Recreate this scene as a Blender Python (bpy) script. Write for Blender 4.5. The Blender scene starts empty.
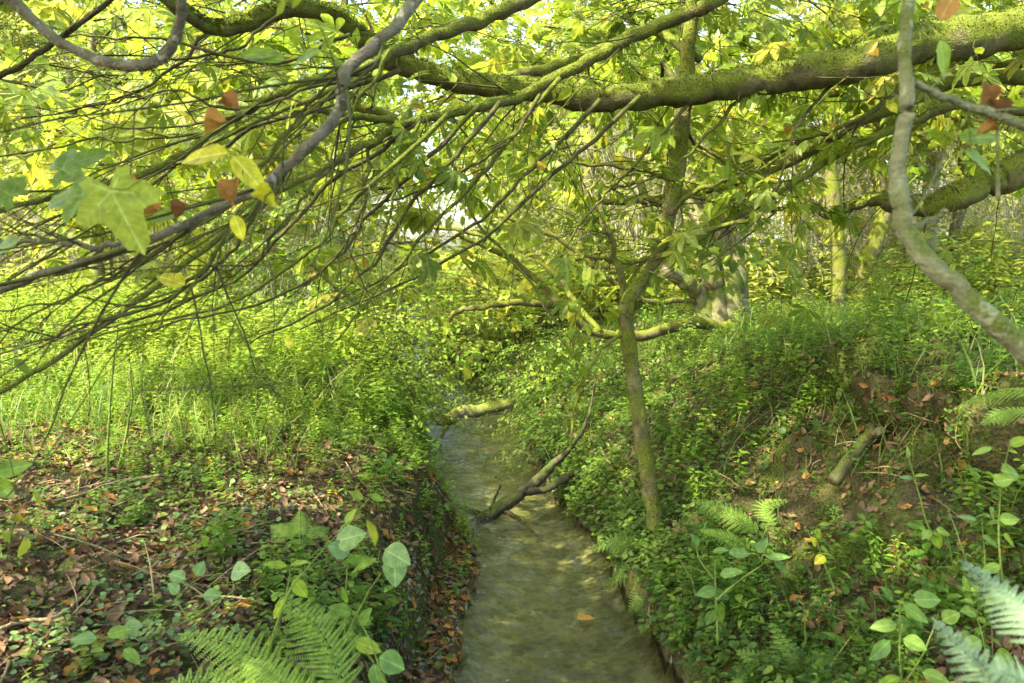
import bpy, math, random
import numpy as np
from mathutils import Vector, noise as mnoise

SEED = 7
random.seed(SEED)
rg = np.random.default_rng(SEED)
R = math.radians
scn = bpy.context.scene
COL = scn.collection

# ------------------------------------------------------------------ camera
CAMH = 1.7
F = 796.0
PITCH = math.atan(91.5 / F)
cam = bpy.data.cameras.new('camera')
camo = bpy.data.objects.new('camera', cam)
COL.objects.link(camo)
camo.location = (0, 0, CAMH)
camo.rotation_euler = (math.pi / 2 - PITCH, 0, 0)
cam.lens = F / 1024 * 36
cam.sensor_width = 36
cam.clip_start = 0.05
cam.clip_end = 600
cam.dof.use_dof = True
cam.dof.focus_distance = 5.0
cam.dof.aperture_fstop = 5.0
scn.camera = camo

# ------------------------------------------------------------------ sky, sun, exposure
SUN_EL, SUN_AZ = R(46), R(-125)          # azimuth clockwise from +Y (the view direction)
w = bpy.data.worlds.new('World')
scn.world = w
w.use_nodes = True
nt = w.node_tree
sky = nt.nodes.new('ShaderNodeTexSky')
sky.sky_type = 'NISHITA'
sky.sun_disc = False
sky.sun_elevation = SUN_EL
sky.sun_rotation = SUN_AZ
sky.air_density = 1.0
sky.dust_density = 3.0
sky.ozone_density = 0.6
nt.links.new(sky.outputs[0], nt.nodes['Background'].inputs[0])
nt.nodes['Background'].inputs[1].default_value = 0.15
sun = bpy.data.lights.new('sun', 'SUN')
suno = bpy.data.objects.new('sun', sun)
COL.objects.link(suno)
sun.energy = 3.1
sun.angle = R(0.6)
sun.color = (1.0, 0.93, 0.80)
sdir = Vector((math.sin(SUN_AZ) * math.cos(SUN_EL), math.cos(SUN_AZ) * math.cos(SUN_EL), math.sin(SUN_EL)))
suno.rotation_euler = sdir.to_track_quat('Z', 'Y').to_euler()
vs = scn.view_settings
vs.view_transform = 'Standard'
vs.look = 'None'
vs.exposure = 2.95
vs.use_white_balance = True
vs.white_balance_temperature = 7300
vs.white_balance_tint = 0
vs.gamma = 1
vs.use_curve_mapping = False
scn.cycles.max_bounces = 8
scn.cycles.diffuse_bounces = 5
scn.cycles.transmission_bounces = 5
scn.cycles.transparent_max_bounces = 6
scn.cycles.glossy_bounces = 2
scn.cycles.caustics_reflective = False
scn.cycles.caustics_refractive = False

# ------------------------------------------------------------------ pixel <-> world
CP, SP = math.cos(PITCH), math.sin(PITCH)
def P(px, py, d):
    """point seen at pixel (px,py) at distance d metres ahead"""
    a = (px - 512) / F
    b = -(py - 341.5) / F
    dx, dy, dz = a, CP + b * SP, -SP + b * CP
    s = d / dy
    return np.array([dx * s, d, CAMH + dz * s])

# ------------------------------------------------------------------ numpy noise
_perm = np.random.default_rng(3).random((256, 256))
def vnoise(x, y):
    xi = np.floor(x).astype(int); yi = np.floor(y).astype(int)
    fx = x - xi; fy = y - yi
    fx = fx * fx * (3 - 2 * fx); fy = fy * fy * (3 - 2 * fy)
    a = _perm[xi % 256, yi % 256]; b = _perm[(xi + 1) % 256, yi % 256]
    c = _perm[xi % 256, (yi + 1) % 256]; d = _perm[(xi + 1) % 256, (yi + 1) % 256]
    return (a * (1 - fx) + b * fx) * (1 - fy) + (c * (1 - fx) + d * fx) * fy - 0.5
def fbm(x, y, o=4):
    t = 0; s = 1.0
    for i in range(o):
        t = t + s * vnoise(x + 17.3 * i, y - 9.1 * i); x = x * 2.03; y = y * 2.03; s *= 0.5
    return t
def sm(a, b, x):
    t = np.clip((x - a) / (b - a), 0, 1)
    return t * t * (3 - 2 * t)

# ------------------------------------------------------------------ stream edges and terrain
def wl(px, py):
    """where pixel's ray meets the water plane"""
    lo = P(px, py, 1.0); k = (0 - CAMH) / (lo[2] - CAMH)
    return lo[0] * k, k
LE = [wl(*p) for p in [(448, 683), (458, 650), (464, 611), (477, 572), (474, 533), (440, 500), (424, 470), (417, 440), (414, 418)]]
RE = [wl(*p) for p in [(686, 683), (668, 650), (642, 611), (616, 572), (594, 533), (556, 494), (536, 465), (522, 440), (516, 418)]]
LE = [(-0.1, -6), (-0.15, 0.5), (-0.2, 2.2)] + LE + [(-1.35, 10.5), (-2.2, 13), (-3.2, 20), (-2, 40), (-2, 300)]
RE = [(1.3, -6), (0.9, 0.5), (0.75, 2.2)] + RE + [(-0.5, 10.5), (-1.3, 13), (-2.3, 20), (-1.2, 40), (-1.2, 300)]
ly, lx = [p[1] for p in LE], [p[0] for p in LE]
ry, rx = [p[1] for p in RE], [p[0] for p in RE]
def edges(y):
    return (np.interp(y, ly, lx) + 0.05 * vnoise(y * 3.1, y * 0 + 2.2), np.interp(y, ry, rx) + 0.06 * vnoise(y * 3.7, y * 0 + 8.2))
def surf(x, y):
    """ground surface: grid (x,y) -> displaced point arrays"""
    x = np.asarray(x, float); y = np.asarray(y, float)
    xl, xr = edges(y)
    dl = xl - x; dr = x - xr
    farL = np.interp(y, [0, 4, 8, 14], [1, 1, 0.75, 0.8])
    farR = np.interp(y, [0, 5, 8, 14], [1, 0.97, 0.72, 0.8])
    nz = fbm(x * 0.9 + 5, y * 0.9, 4)
    dlw = dl + 0.10 * fbm(x * 3, y * 3, 3)
    drw = dr + 0.16 * fbm(x * 2.2 + 9, y * 2.2, 4)
    strip = np.interp(y, [0, 2.8, 3.4, 4.6, 5.4, 7], [0.2, 0.17, 0.2, 0.10, 0.02, 0.0])
    zl = np.interp(dlw - strip, [-0.3, 0, 0.08, 0.22, 0.5, 1.0, 2.0, 4, 10, 40, 200], [-0.02, 0.03, 0.22, 0.40, 0.52, 0.60, 0.66, 0.74, 0.95, 2.5, 9]) * farL
    zr = np.interp(drw, [0, 0.06, 0.16, 0.45, 0.85, 1.15, 1.38, 1.5, 1.75, 3, 6, 12, 40, 200], [0, 0.14, 0.28, 0.42, 0.68, 0.76, 0.83, 1.13, 1.20, 1.24, 1.26, 1.3, 1.4, 1.6]) * farR
    zsoft = np.interp(drw, [0, 0.06, 0.2, 0.5, 1.0, 1.5, 2.0, 3, 6, 12, 40, 200], [0, 0.10, 0.28, 0.50, 0.80, 1.02, 1.15, 1.24, 1.26, 1.3, 1.4, 1.6]) * farR
    ks = sm(3.9, 5.2, y); zr = zr * (1 - ks) + zsoft * ks
    bed = -0.13 - 0.03 * fbm(x * 4, y * 4, 3) + 0.10 * np.exp(-np.minimum(np.abs(dl), np.abs(dr)) / 0.08)
    inn = (dl < 0) & (dr < 0)
    bedd = np.where(inn, bed, 0)
    z = np.where(dl >= 0, zl, np.where(dr >= 0, zr, bedd))
    out = np.minimum(sm(0.05, 0.5, dl) + sm(0.0, 0.4, dr), 1)
    z = z + out * (0.10 * nz + 0.045 * fbm(x * 6, y * 6, 3) + 0.02 * fbm(x * 23, y * 23, 2))
    onslope = sm(0.1, 0.5, dr) * (1 - sm(1.5, 2.0, dr))
    z = z + onslope * (0.20 - .08 * sm(3.9, 5.2, y)) * fbm(x * 2.6 + 31, y * 2.6, 4)
    # overhanging turf lip along the crest of the right bank
    lip = sm(1.25, 1.5, drw) * (1 - sm(1.5, 2.3, drw)) * (1 - sm(3.9, 5.2, y))
    xo = x - lip * (0.30 + 0.45 * fbm(y * 1.9, x * 0 + 3, 3)) + onslope * 0.05 * fbm(x * 9, y * 9 + z * 6, 3)
    return xo, y, z
def H(x, y):
    return surf(np.array([x]), np.array([y]))[2][0]
def G(px, py, dmin=1.0, dmax=40):
    """pixel -> ground point"""
    ds = np.geomspace(dmin, dmax, 900)
    a = P(px, py, 1.0) - np.array([0, 0, CAMH])
    X = a[0] * ds; Y = ds; Z = CAMH + a[2] * ds
    h = np.maximum(surf(X, Y)[2], 0)
    k = np.argmax(Z <= h)
    if not (Z <= h).any(): k = len(ds) - 1
    return np.array([X[k], Y[k], h[k]])

# ------------------------------------------------------------------ materials
def nodes(name):
    m = bpy.data.materials.new(name); m.use_nodes = True
    t = m.node_tree; t.nodes.clear()
    out = t.nodes.new('ShaderNodeOutputMaterial')
    def N(ty, **kw):
        n = t.nodes.new(ty)
        for k, v in kw.items():
            if k.startswith('i_'):
                key = k[2:]
                key = int(key) if key.isdigit() else key.replace('_', ' ')
                n.inputs[key].default_value = v
            else: setattr(n, k, v)
        return n
    return m, t, N, out
def ramp(N, stops):
    r = N('ShaderNodeValToRGB')
    e = r.color_ramp.elements
    while len(e) < len(stops): e.new(0.5)
    for q, (p, c) in zip(e, stops):
        q.position = p; q.color = (*c, 1)
    return r
def leaf_mat(name, stops, trans=0.5, rough=0.5, spec=0.3, spots=0.0, veins=True):
    m, t, N, out = nodes(name)
    at = N('ShaderNodeAttribute', attribute_name='tint')
    r = ramp(N, stops)
    L = t.links.new
    L(at.outputs['Fac'], r.inputs[0])
    col = r.outputs[0]
    tc = N('ShaderNodeTexCoord')
    nz = N('ShaderNodeTexNoise', i_Scale=60.0, i_Detail=3.0)
    L(tc.outputs['Object'], nz.inputs['Vector'])
    hv = N('ShaderNodeHueSaturation')
    mr = N('ShaderNodeMapRange'); mr.inputs[1].default_value = 0.3; mr.inputs[2].default_value = 0.7
    mr.inputs[3].default_value = 0.75; mr.inputs[4].default_value = 1.25
    L(nz.outputs[0], mr.inputs[0]); L(mr.outputs[0], hv.inputs['Value']); L(col, hv.inputs['Color'])
    col = hv.outputs[0]
    if spots:
        n2 = N('ShaderNodeTexNoise', i_Scale=14.0, i_Detail=4.0)
        L(tc.outputs['Object'], n2.inputs['Vector'])
        r2 = ramp(N, [(0.58, (0, 0, 0)), (0.66, (spots,) * 3)])
        L(n2.outputs[0], r2.inputs[0])
        mx = N('ShaderNodeMix', data_type='RGBA')
        mx.inputs[7].default_value = (0.16, 0.07, 0.015, 1)
        L(r2.outputs[0], mx.inputs[0]); L(col, mx.inputs[6]); col = mx.outputs[2]
    if veins:
        lu = N('ShaderNodeAttribute', attribute_name='luv'); sp = N('ShaderNodeSeparateXYZ'); L(lu.outputs['Vector'], sp.inputs[0])
        def mth(op, a, b_=None, c=None):
            n_ = N('ShaderNodeMath', operation=op)
            for i_, q_ in enumerate((a, b_, c)):
                if q_ is None: continue
                if isinstance(q_, (int, float)): n_.inputs[i_].default_value = q_
                else: L(q_, n_.inputs[i_])
            return n_.outputs[0]
        ya = mth('ABSOLUTE', sp.outputs[1]); midr = mth('LESS_THAN', ya, .07)
        sidev = mth('MULTIPLY', mth('LESS_THAN', mth('FRACT', mth('MULTIPLY', mth('MULTIPLY_ADD', ya, -.30, sp.outputs[0]), 8.0)), .13), .6)
        vm = mth('MULTIPLY', mth('MULTIPLY', mth('MAXIMUM', midr, sidev), sp.outputs[2]), .45)
        lt = N('ShaderNodeHueSaturation', i_Saturation=.8, i_Value=1.9); L(col, lt.inputs['Color'])
        mv = N('ShaderNodeMix', data_type='RGBA'); L(vm, mv.inputs[0]); L(col, mv.inputs[6]); L(lt.outputs[0], mv.inputs[7]); col = mv.outputs[2]
    b = N('ShaderNodeBsdfPrincipled', i_Roughness=rough)
    b.inputs['Specular IOR Level'].default_value = spec
    L(col, b.inputs['Base Color'])
    tr = N('ShaderNodeBsdfTranslucent')
    h2 = N('ShaderNodeHueSaturation', i_Saturation=1.0, i_Value=1.5, i_Hue=0.495)
    L(col, h2.inputs['Color']); L(h2.outputs[0], tr.inputs[0])
    mx = N('ShaderNodeMixShader'); mx.inputs[0].default_value = trans
    L(b.outputs[0], mx.inputs[1]); L(tr.outputs[0], mx.inputs[2]); L(mx.outputs[0], out.inputs[0])
    return m
def bark_mat(name, bark, dark, moss, amount, scale=1.0, lichen=None):
    m, t, N, out = nodes(name); L = t.links.new
    tc = N('ShaderNodeTexCoord'); geo = N('ShaderNodeNewGeometry')
    n1 = N('ShaderNodeTexNoise', i_Scale=18 * scale, i_Detail=5.0); L(tc.outputs['Object'], n1.inputs['Vector'])
    n2 = N('ShaderNodeTexNoise', i_Scale=5 * scale, i_Detail=4.0); L(tc.outputs['Object'], n2.inputs['Vector'])
    n3 = N('ShaderNodeTexNoise', i_Scale=110 * scale, i_Detail=2.0); L(tc.outputs['Object'], n3.inputs['Vector'])
    r1 = ramp(N, [(0.3, dark), (0.65, bark)]); L(n1.outputs[0], r1.inputs[0])
    sep = N('ShaderNodeSeparateXYZ'); L(geo.outputs['Normal'], sep.inputs[0])
    ma = N('ShaderNodeMath', operation='MULTIPLY_ADD'); ma.inputs[1].default_value = 0.22; ma.inputs[2].default_value = amount - 0.5
    L(sep.outputs[2], ma.inputs[0])
    ad = N('ShaderNodeMath', operation='ADD'); L(ma.outputs[0], ad.inputs[0]); L(n2.outputs[0], ad.inputs[1])
    rm = ramp(N, [(0.42, (0, 0, 0)), (0.6, (1, 1, 1))]); L(ad.outputs[0], rm.inputs[0])
    rmc = ramp(N, [(0.3, tuple(c * 0.5 for c in moss)), (0.7, moss)]); L(n3.outputs[0], rmc.inputs[0])
    mx = N('ShaderNodeMix', data_type='RGBA'); L(rm.outputs[0], mx.inputs[0]); L(r1.outputs[0], mx.inputs[6]); L(rmc.outputs[0], mx.inputs[7])
    col = mx.outputs[2]
    if lichen:
        n4 = N('ShaderNodeTexNoise', i_Scale=30 * scale, i_Detail=2.0); L(tc.outputs['Object'], n4.inputs['Vector'])
        r4 = ramp(N, [(0.6, (0, 0, 0)), (0.66, (0.8, 0.8, 0.8))]); L(n4.outputs[0], r4.inputs[0])
        m4 = N('ShaderNodeMix', data_type='RGBA'); m4.inputs[7].default_value = (*lichen, 1)
        L(r4.outputs[0], m4.inputs[0]); L(col, m4.inputs[6]); col = m4.outputs[2]
    b = N('ShaderNodeBsdfPrincipled', i_Roughness=0.9); b.inputs['Specular IOR Level'].default_value = 0.15
    L(col, b.inputs['Base Color'])
    s = N('ShaderNodeMath', operation='ADD'); L(n1.outputs[0], s.inputs[0]); L(n3.outputs[0], s.inputs[1])
    bp = N('ShaderNodeBump', i_Strength=0.9, i_Distance=0.008); L(s.outputs[0], bp.inputs['Height']); L(bp.outputs[0], b.inputs['Normal'])
    L(b.outputs[0], out.inputs[0])
    return m

M = {}
M['canopy'] = leaf_mat('canopy_leaf', [(0, (0.08, 0.13, 0.012)), (0.5, (0.14, 0.20, 0.016)), (0.85, (0.21, 0.25, 0.022)), (0.98, (0.30, 0.28, 0.03))], 0.55)
M['canopy_yellow'] = leaf_mat('yellowing_leaf', [(0, (0.08, 0.13, 0.015)), (0.6, (0.15, 0.20, 0.018)), (0.85, (0.24, 0.25, 0.025)), (1, (0.28, 0.17, 0.03))], 0.55)
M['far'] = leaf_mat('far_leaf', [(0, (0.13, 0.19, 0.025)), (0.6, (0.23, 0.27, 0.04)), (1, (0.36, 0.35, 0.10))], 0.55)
M['herb'] = leaf_mat('herb_leaf', [(0, (0.06, 0.14, 0.02)), (0.5, (0.12, 0.21, 0.022)), (1, (0.20, 0.28, 0.03))], 0.5)
M['weed'] = leaf_mat('weed_leaf', [(0, (0.10, 0.17, 0.02)), (0.5, (0.16, 0.24, 0.025)), (1, (0.26, 0.31, 0.05))], 0.5)
M['cover'] = leaf_mat('ground_cover_leaf', [(0, (0.035, 0.075, 0.014)), (0.5, (0.075, 0.135, 0.020)), (1, (0.16, 0.22, 0.03))], 0.4)
M['ivy'] = leaf_mat('blue_green_leaf', [(0, (0.06, 0.115, 0.04)), (0.6, (0.12, 0.20, 0.065)), (1, (0.18, 0.27, 0.08))], 0.3)
M['moss'] = leaf_mat('moss_tuft', [(0, (0.03, 0.045, 0.008)), (0.6, (0.075, 0.10, 0.012)), (1, (0.14, 0.15, 0.02))], 0.3, 0.8, 0.1)
M['fern'] = leaf_mat('fern_green', [(0, (0.10, 0.19, 0.03)), (1, (0.22, 0.32, 0.05))], 0.45)
M['fern_blue'] = leaf_mat('fern_blue_green', [(0, (0.13, 0.21, 0.11)), (1, (0.22, 0.31, 0.19))], 0.35)
M['grass'] = leaf_mat('grass_blade', [(0, (0.06, 0.12, 0.02)), (0.7, (0.14, 0.20, 0.03)), (1, (0.30, 0.27, 0.12))], 0.4)
M['broad'] = leaf_mat('broad_leaf', [(0, (0.07, 0.15, 0.03)), (1, (0.14, 0.24, 0.05))], 0.4, 0.45)
M['lime'] = leaf_mat('lime_leaf', [(0, (0.17, 0.26, 0.02)), (1, (0.24, 0.32, 0.03))], 0.5)
M['yellow'] = leaf_mat('yellow_leaf', [(0, (0.45, 0.42, 0.02)), (1, (0.55, 0.50, 0.03))], 0.45, spots=0.7)
M['maple'] = leaf_mat('maple_leaf', [(0, (0.13, 0.21, 0.035)), (0.6, (0.19, 0.27, 0.035)), (1, (0.32, 0.34, 0.04))], 0.5, spots=0.3)
M['brown'] = leaf_mat('dead_brown_leaf', [(0, (0.10, 0.045, 0.016)), (0.5, (0.24, 0.11, 0.028)), (1, (0.38, 0.20, 0.04))], 0.25, 0.7)
M['litter'] = leaf_mat('litter_leaf', [(0, (0.040, 0.022, 0.013)), (0.45, (0.115, 0.065, 0.034)), (0.75, (0.20, 0.12, 0.065)), (0.93, (0.27, 0.14, 0.05)), (1, (0.42, 0.20, 0.04))], 0.1, 0.65)
M['bough'] = bark_mat('mossy_bark', (0.12, 0.105, 0.05), (0.04, 0.035, 0.016), (0.12, 0.145, 0.02), 0.60)
M['twig'] = bark_mat('twig_bark', (0.095, 0.075, 0.04), (0.035, 0.028, 0.016), (0.10, 0.12, 0.02), 0.46, 2)
M['grey'] = bark_mat('grey_bark', (0.19, 0.165, 0.12), (0.08, 0.07, 0.045), (0.13, 0.15, 0.04), 0.28, 1.5, (0.3, 0.3, 0.22))
M['pale'] = bark_mat('pale_bark', (0.24, 0.235, 0.14), (0.14, 0.135, 0.07), (0.15, 0.18, 0.04), 0.48, 1.6, (0.30, 0.30, 0.19))
M['trunk'] = bark_mat('trunk_bark', (0.19, 0.175, 0.10), (0.08, 0.07, 0.04), (0.13, 0.16, 0.035), 0.48)
M['slender'] = bark_mat('slender_mossy_bark', (0.15, 0.13, 0.06), (0.05, 0.04, 0.02), (0.13, 0.15, 0.02), 0.54)
M['log'] = bark_mat('dead_wood', (0.22, 0.20, 0.11), (0.08, 0.065, 0.035), (0.16, 0.19, 0.035), 0.42)
M['wet'] = bark_mat('wet_dead_wood', (0.09, 0.075, 0.045), (0.025, 0.02, 0.012), (0.06, 0.085, 0.02), 0.34)
M['straw'] = bark_mat('dry_stem', (0.30, 0.24, 0.13), (0.15, 0.11, 0.06), (0.2, 0.2, 0.06), 0.2)
M['stem'] = bark_mat('green_stem', (0.16, 0.22, 0.05), (0.10, 0.14, 0.03), (0.14, 0.2, 0.04), 0.5)
M['thicket'] = bark_mat('thicket_stem', (0.34, 0.31, 0.24), (0.2, 0.18, 0.13), (0.25, 0.28, 0.12), 0.35)

def ground_mat():
    m, t, N, out = nodes('forest_soil'); L = t.links.new
    tc = N('ShaderNodeTexCoord')
    def no(s, d=5): 
        n = N('ShaderNodeTexNoise', i_Scale=s, i_Detail=float(d)); L(tc.outputs['Object'], n.inputs['Vector']); return n
    n1, n2, n3, n4 = no(3.0), no(14.0), no(70.0, 3), no(1.6)
    soil = ramp(N, [(0.3, (0.018, 0.013, 0.008)), (0.5, (0.042, 0.031, 0.016)), (0.7, (0.085, 0.066, 0.028))]); L(n2.outputs[0], soil.inputs[0])
    och = ramp(N, [(0.3, (0.028, 0.021, 0.010)), (0.7, (0.090, 0.075, 0.028))]); L(n3.outputs[0], och.inputs[0])
    x1 = N('ShaderNodeMix', data_type='RGBA'); x1.inputs[0].default_value = 0.5
    L(soil.outputs[0], x1.inputs[6]); L(och.outputs[0], x1.inputs[7])
    mm = ramp(N, [(0.46, (0, 0, 0)), (0.60, (1, 1, 1))]); L(n1.outputs[0], mm.inputs[0])
    mc = ramp(N, [(0.3, (0.025, 0.035, 0.008)), (0.7, (0.085, 0.10, 0.015))]); L(n3.outputs[0], mc.inputs[0])
    x2 = N('ShaderNodeMix', data_type='RGBA'); L(mm.outputs[0], x2.inputs[0]); L(x1.outputs[2], x2.inputs[6]); L(mc.outputs[0], x2.inputs[7])
    b = N('ShaderNodeBsdfPrincipled', i_Roughness=0.9); b.inputs['Specular IOR Level'].default_value = 0.2
    L(x2.outputs[2], b.inputs['Base Color'])
    ad = N('ShaderNodeMath', operation='ADD'); L(n2.outputs[0], ad.inputs[0]); L(n3.outputs[0], ad.inputs[1])
    bp = N('ShaderNodeBump', i_Strength=1.0, i_Distance=0.02); L(ad.outputs[0], bp.inputs['Height']); L(bp.outputs[0], b.inputs['Normal'])
    L(b.outputs[0], out.inputs[0])
    return m
def bed_mat():
    m, t, N, out = nodes('stream_bed'); L = t.links.new
    tc = N('ShaderNodeTexCoord')
    v = N('ShaderNodeTexVoronoi', i_Scale=30.0); L(tc.outputs['Object'], v.inputs['Vector'])
    n = N('ShaderNodeTexNoise', i_Scale=5.0, i_Detail=5.0); L(tc.outputs['Object'], n.inputs['Vector'])
    c = ramp(N, [(0.3, (0.09, 0.082, 0.044)), (0.55, (0.19, 0.17, 0.09)), (0.75, (0.30, 0.265, 0.16))]); L(n.outputs[0], c.inputs[0])
    hv = N('ShaderNodeHueSaturation'); L(c.outputs[0], hv.inputs['Color'])
    sp = N('ShaderNodeSeparateColor'); L(v.outputs['Color'], sp.inputs[0])
    mr = N('ShaderNodeMapRange'); mr.inputs[3].default_value = 0.6; mr.inputs[4].default_value = 1.3; L(sp.outputs[0], mr.inputs[0]); L(mr.outputs[0], hv.inputs['Value'])
    b = N('ShaderNodeBsdfPrincipled', i_Roughness=0.8); L(hv.outputs[0], b.inputs['Base Color'])
    bp = N('ShaderNodeBump', i_Strength=0.6, i_Distance=0.01); L(v.outputs['Distance'], bp.inputs['Height']); L(bp.outputs[0], b.inputs['Normal'])
    L(b.outputs[0], out.inputs[0])
    return m
def water_mat():
    m, t, N, out = nodes('stream_water'); L = t.links.new
    tc = N('ShaderNodeTexCoord'); mp = N('ShaderNodeMapping'); mp.inputs['Scale'].default_value = (0.6, 1.1, 1.0)
    mp.inputs['Rotation'].default_value = (0, 0, 0.3)
    L(tc.outputs['Object'], mp.inputs[0])
    n1 = N('ShaderNodeTexNoise', i_Scale=13.0, i_Detail=3.0, i_Distortion=0.8); L(mp.outputs[0], n1.inputs['Vector'])
    n2 = N('ShaderNodeTexNoise', i_Scale=34.0, i_Detail=2.0, i_Distortion=0.6); L(mp.outputs[0], n2.inputs['Vector'])
    b1 = N('ShaderNodeBump', i_Strength=0.8, i_Distance=0.020); L(n1.outputs[0], b1.inputs['Height'])
    b2 = N('ShaderNodeBump', i_Strength=0.8, i_Distance=0.008); L(n2.outputs[0], b2.inputs['Height']); L(b1.outputs[0], b2.inputs['Normal'])
    fr = N('ShaderNodeFresnel', i_IOR=1.45); L(b2.outputs[0], fr.inputs['Normal'])
    tr = N('ShaderNodeBsdfTransparent'); tr.inputs[0].default_value = (0.78, 0.82, 0.62, 1)
    gl = N('ShaderNodeBsdfGlossy', i_Roughness=0.03); L(b2.outputs[0], gl.inputs['Normal'])
    gl.inputs[0].default_value = (1, 1, 1, 1)
    mx = N('ShaderNodeMixShader'); L(fr.outputs[0], mx.inputs[0]); L(tr.outputs[0], mx.inputs[1]); L(gl.outputs[0], mx.inputs[2])
    df = N('ShaderNodeBsdfDiffuse'); df.inputs[0].default_value = (0.17, 0.165, 0.09, 1)
    m2 = N('ShaderNodeMixShader'); m2.inputs[0].default_value = 0.04
    L(mx.outputs[0], m2.inputs[1]); L(df.outputs[0], m2.inputs[2])
    L(m2.outputs[0], out.inputs[0])
    return m
M['ground'] = ground_mat(); M['bed'] = bed_mat(); M['water'] = water_mat()
def stone_mat():
    m, t, N, out = nodes('pebble_stone'); L = t.links.new
    at = N('ShaderNodeAttribute', attribute_name='tint')
    r = ramp(N, [(0, (0.03, 0.03, 0.022)), (0.5, (0.10, 0.09, 0.06)), (1, (0.24, 0.22, 0.17))]); L(at.outputs['Fac'], r.inputs[0])
    b = N('ShaderNodeBsdfPrincipled', i_Roughness=0.45); L(r.outputs[0], b.inputs['Base Color']); L(b.outputs[0], out.inputs[0])
    return m
M['stone'] = stone_mat()

# ------------------------------------------------------------------ objects
def props(o, label=None, cat=None, group=None, kind=None):
    if label: o['label'] = label
    if cat: o['category'] = cat
    if group: o['group'] = group
    if kind: o['kind'] = kind
    return o
def thing(name, label, cat, loc=(0, 0, 0), group=None):
    o = bpy.data.objects.new(name, None); COL.objects.link(o)
    o.location = tuple(float(c) for c in loc); o.empty_display_size = 0.1
    return props(o, label, cat, group)
class MB:
    """collects vertices/faces as numpy blocks; build() links ONE mesh object"""
    def __init__(s): s.u = []; s.v = []; s.f = {3: [], 4: []}; s.t = []; s.n = 0; s.mi = {3: [], 4: []}
    def add(s, v, tri=None, quad=None, tint=0.5, luv=None):
        v = np.asarray(v, float).reshape(-1, 3)
        if luv is not None: s.u.append((s.n, luv))
        for k, f in ((3, tri), (4, quad)):
            if f is not None and len(f): s.f[k].append(np.asarray(f, int).reshape(-1, k) + s.n)
        s.v.append(v); s.t.append(np.broadcast_to(np.asarray(tint, float), (len(v),))); s.n += len(v)
    def build(s, name, mat, parent=None, origin=None, smooth=True):
        me = bpy.data.meshes.new(name)
        if s.n == 0: s.add([[0, 0, 0]])
        v = np.concatenate(s.v); tint = np.concatenate(s.t)
        if parent is not None and origin is None: origin = np.array(parent.location)
        if origin is not None: v = v - np.asarray(origin, float)
        tr = np.concatenate(s.f[3]) if s.f[3] else np.zeros((0, 3), int)
        qu = np.concatenate(s.f[4]) if s.f[4] else np.zeros((0, 4), int)
        me.vertices.add(len(v)); me.vertices.foreach_set('co', v.astype(np.float32).ravel())
        nl = tr.size + qu.size; npoly = len(tr) + len(qu)
        me.loops.add(nl); me.loops.foreach_set('vertex_index', np.concatenate([tr.ravel(), qu.ravel()]).astype(np.int32))
        me.polygons.add(npoly)
        tot = np.concatenate([np.full(len(tr), 3), np.full(len(qu), 4)])
        st = np.concatenate([[0], np.cumsum(tot)[:-1]]) if npoly else np.zeros(0)
        me.polygons.foreach_set('loop_start', st.astype(np.int32))
        try: me.polygons.foreach_set('loop_total', tot.astype(np.int32))
        except Exception: pass
        me.update(calc_edges=True)
        a = me.attributes.new('tint', 'FLOAT', 'POINT'); a.data.foreach_set('value', tint.astype(np.float32))
        if s.u and len(v) < 60000:
            uu = np.zeros((len(v), 3), np.float32)
            for k_, q_ in s.u: uu[k_:k_ + len(q_)] = q_
            a = me.attributes.new('luv', 'FLOAT_VECTOR', 'POINT'); a.data.foreach_set('vector', uu.ravel())
        if smooth: me.polygons.foreach_set('use_smooth', np.ones(npoly, bool))
        me.materials.append(mat)
        o = bpy.data.objects.new(name, me); COL.objects.link(o)
        if parent is not None: o.parent = parent
        elif origin is not None: o.location = tuple(float(c) for c in origin)
        return o

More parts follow.
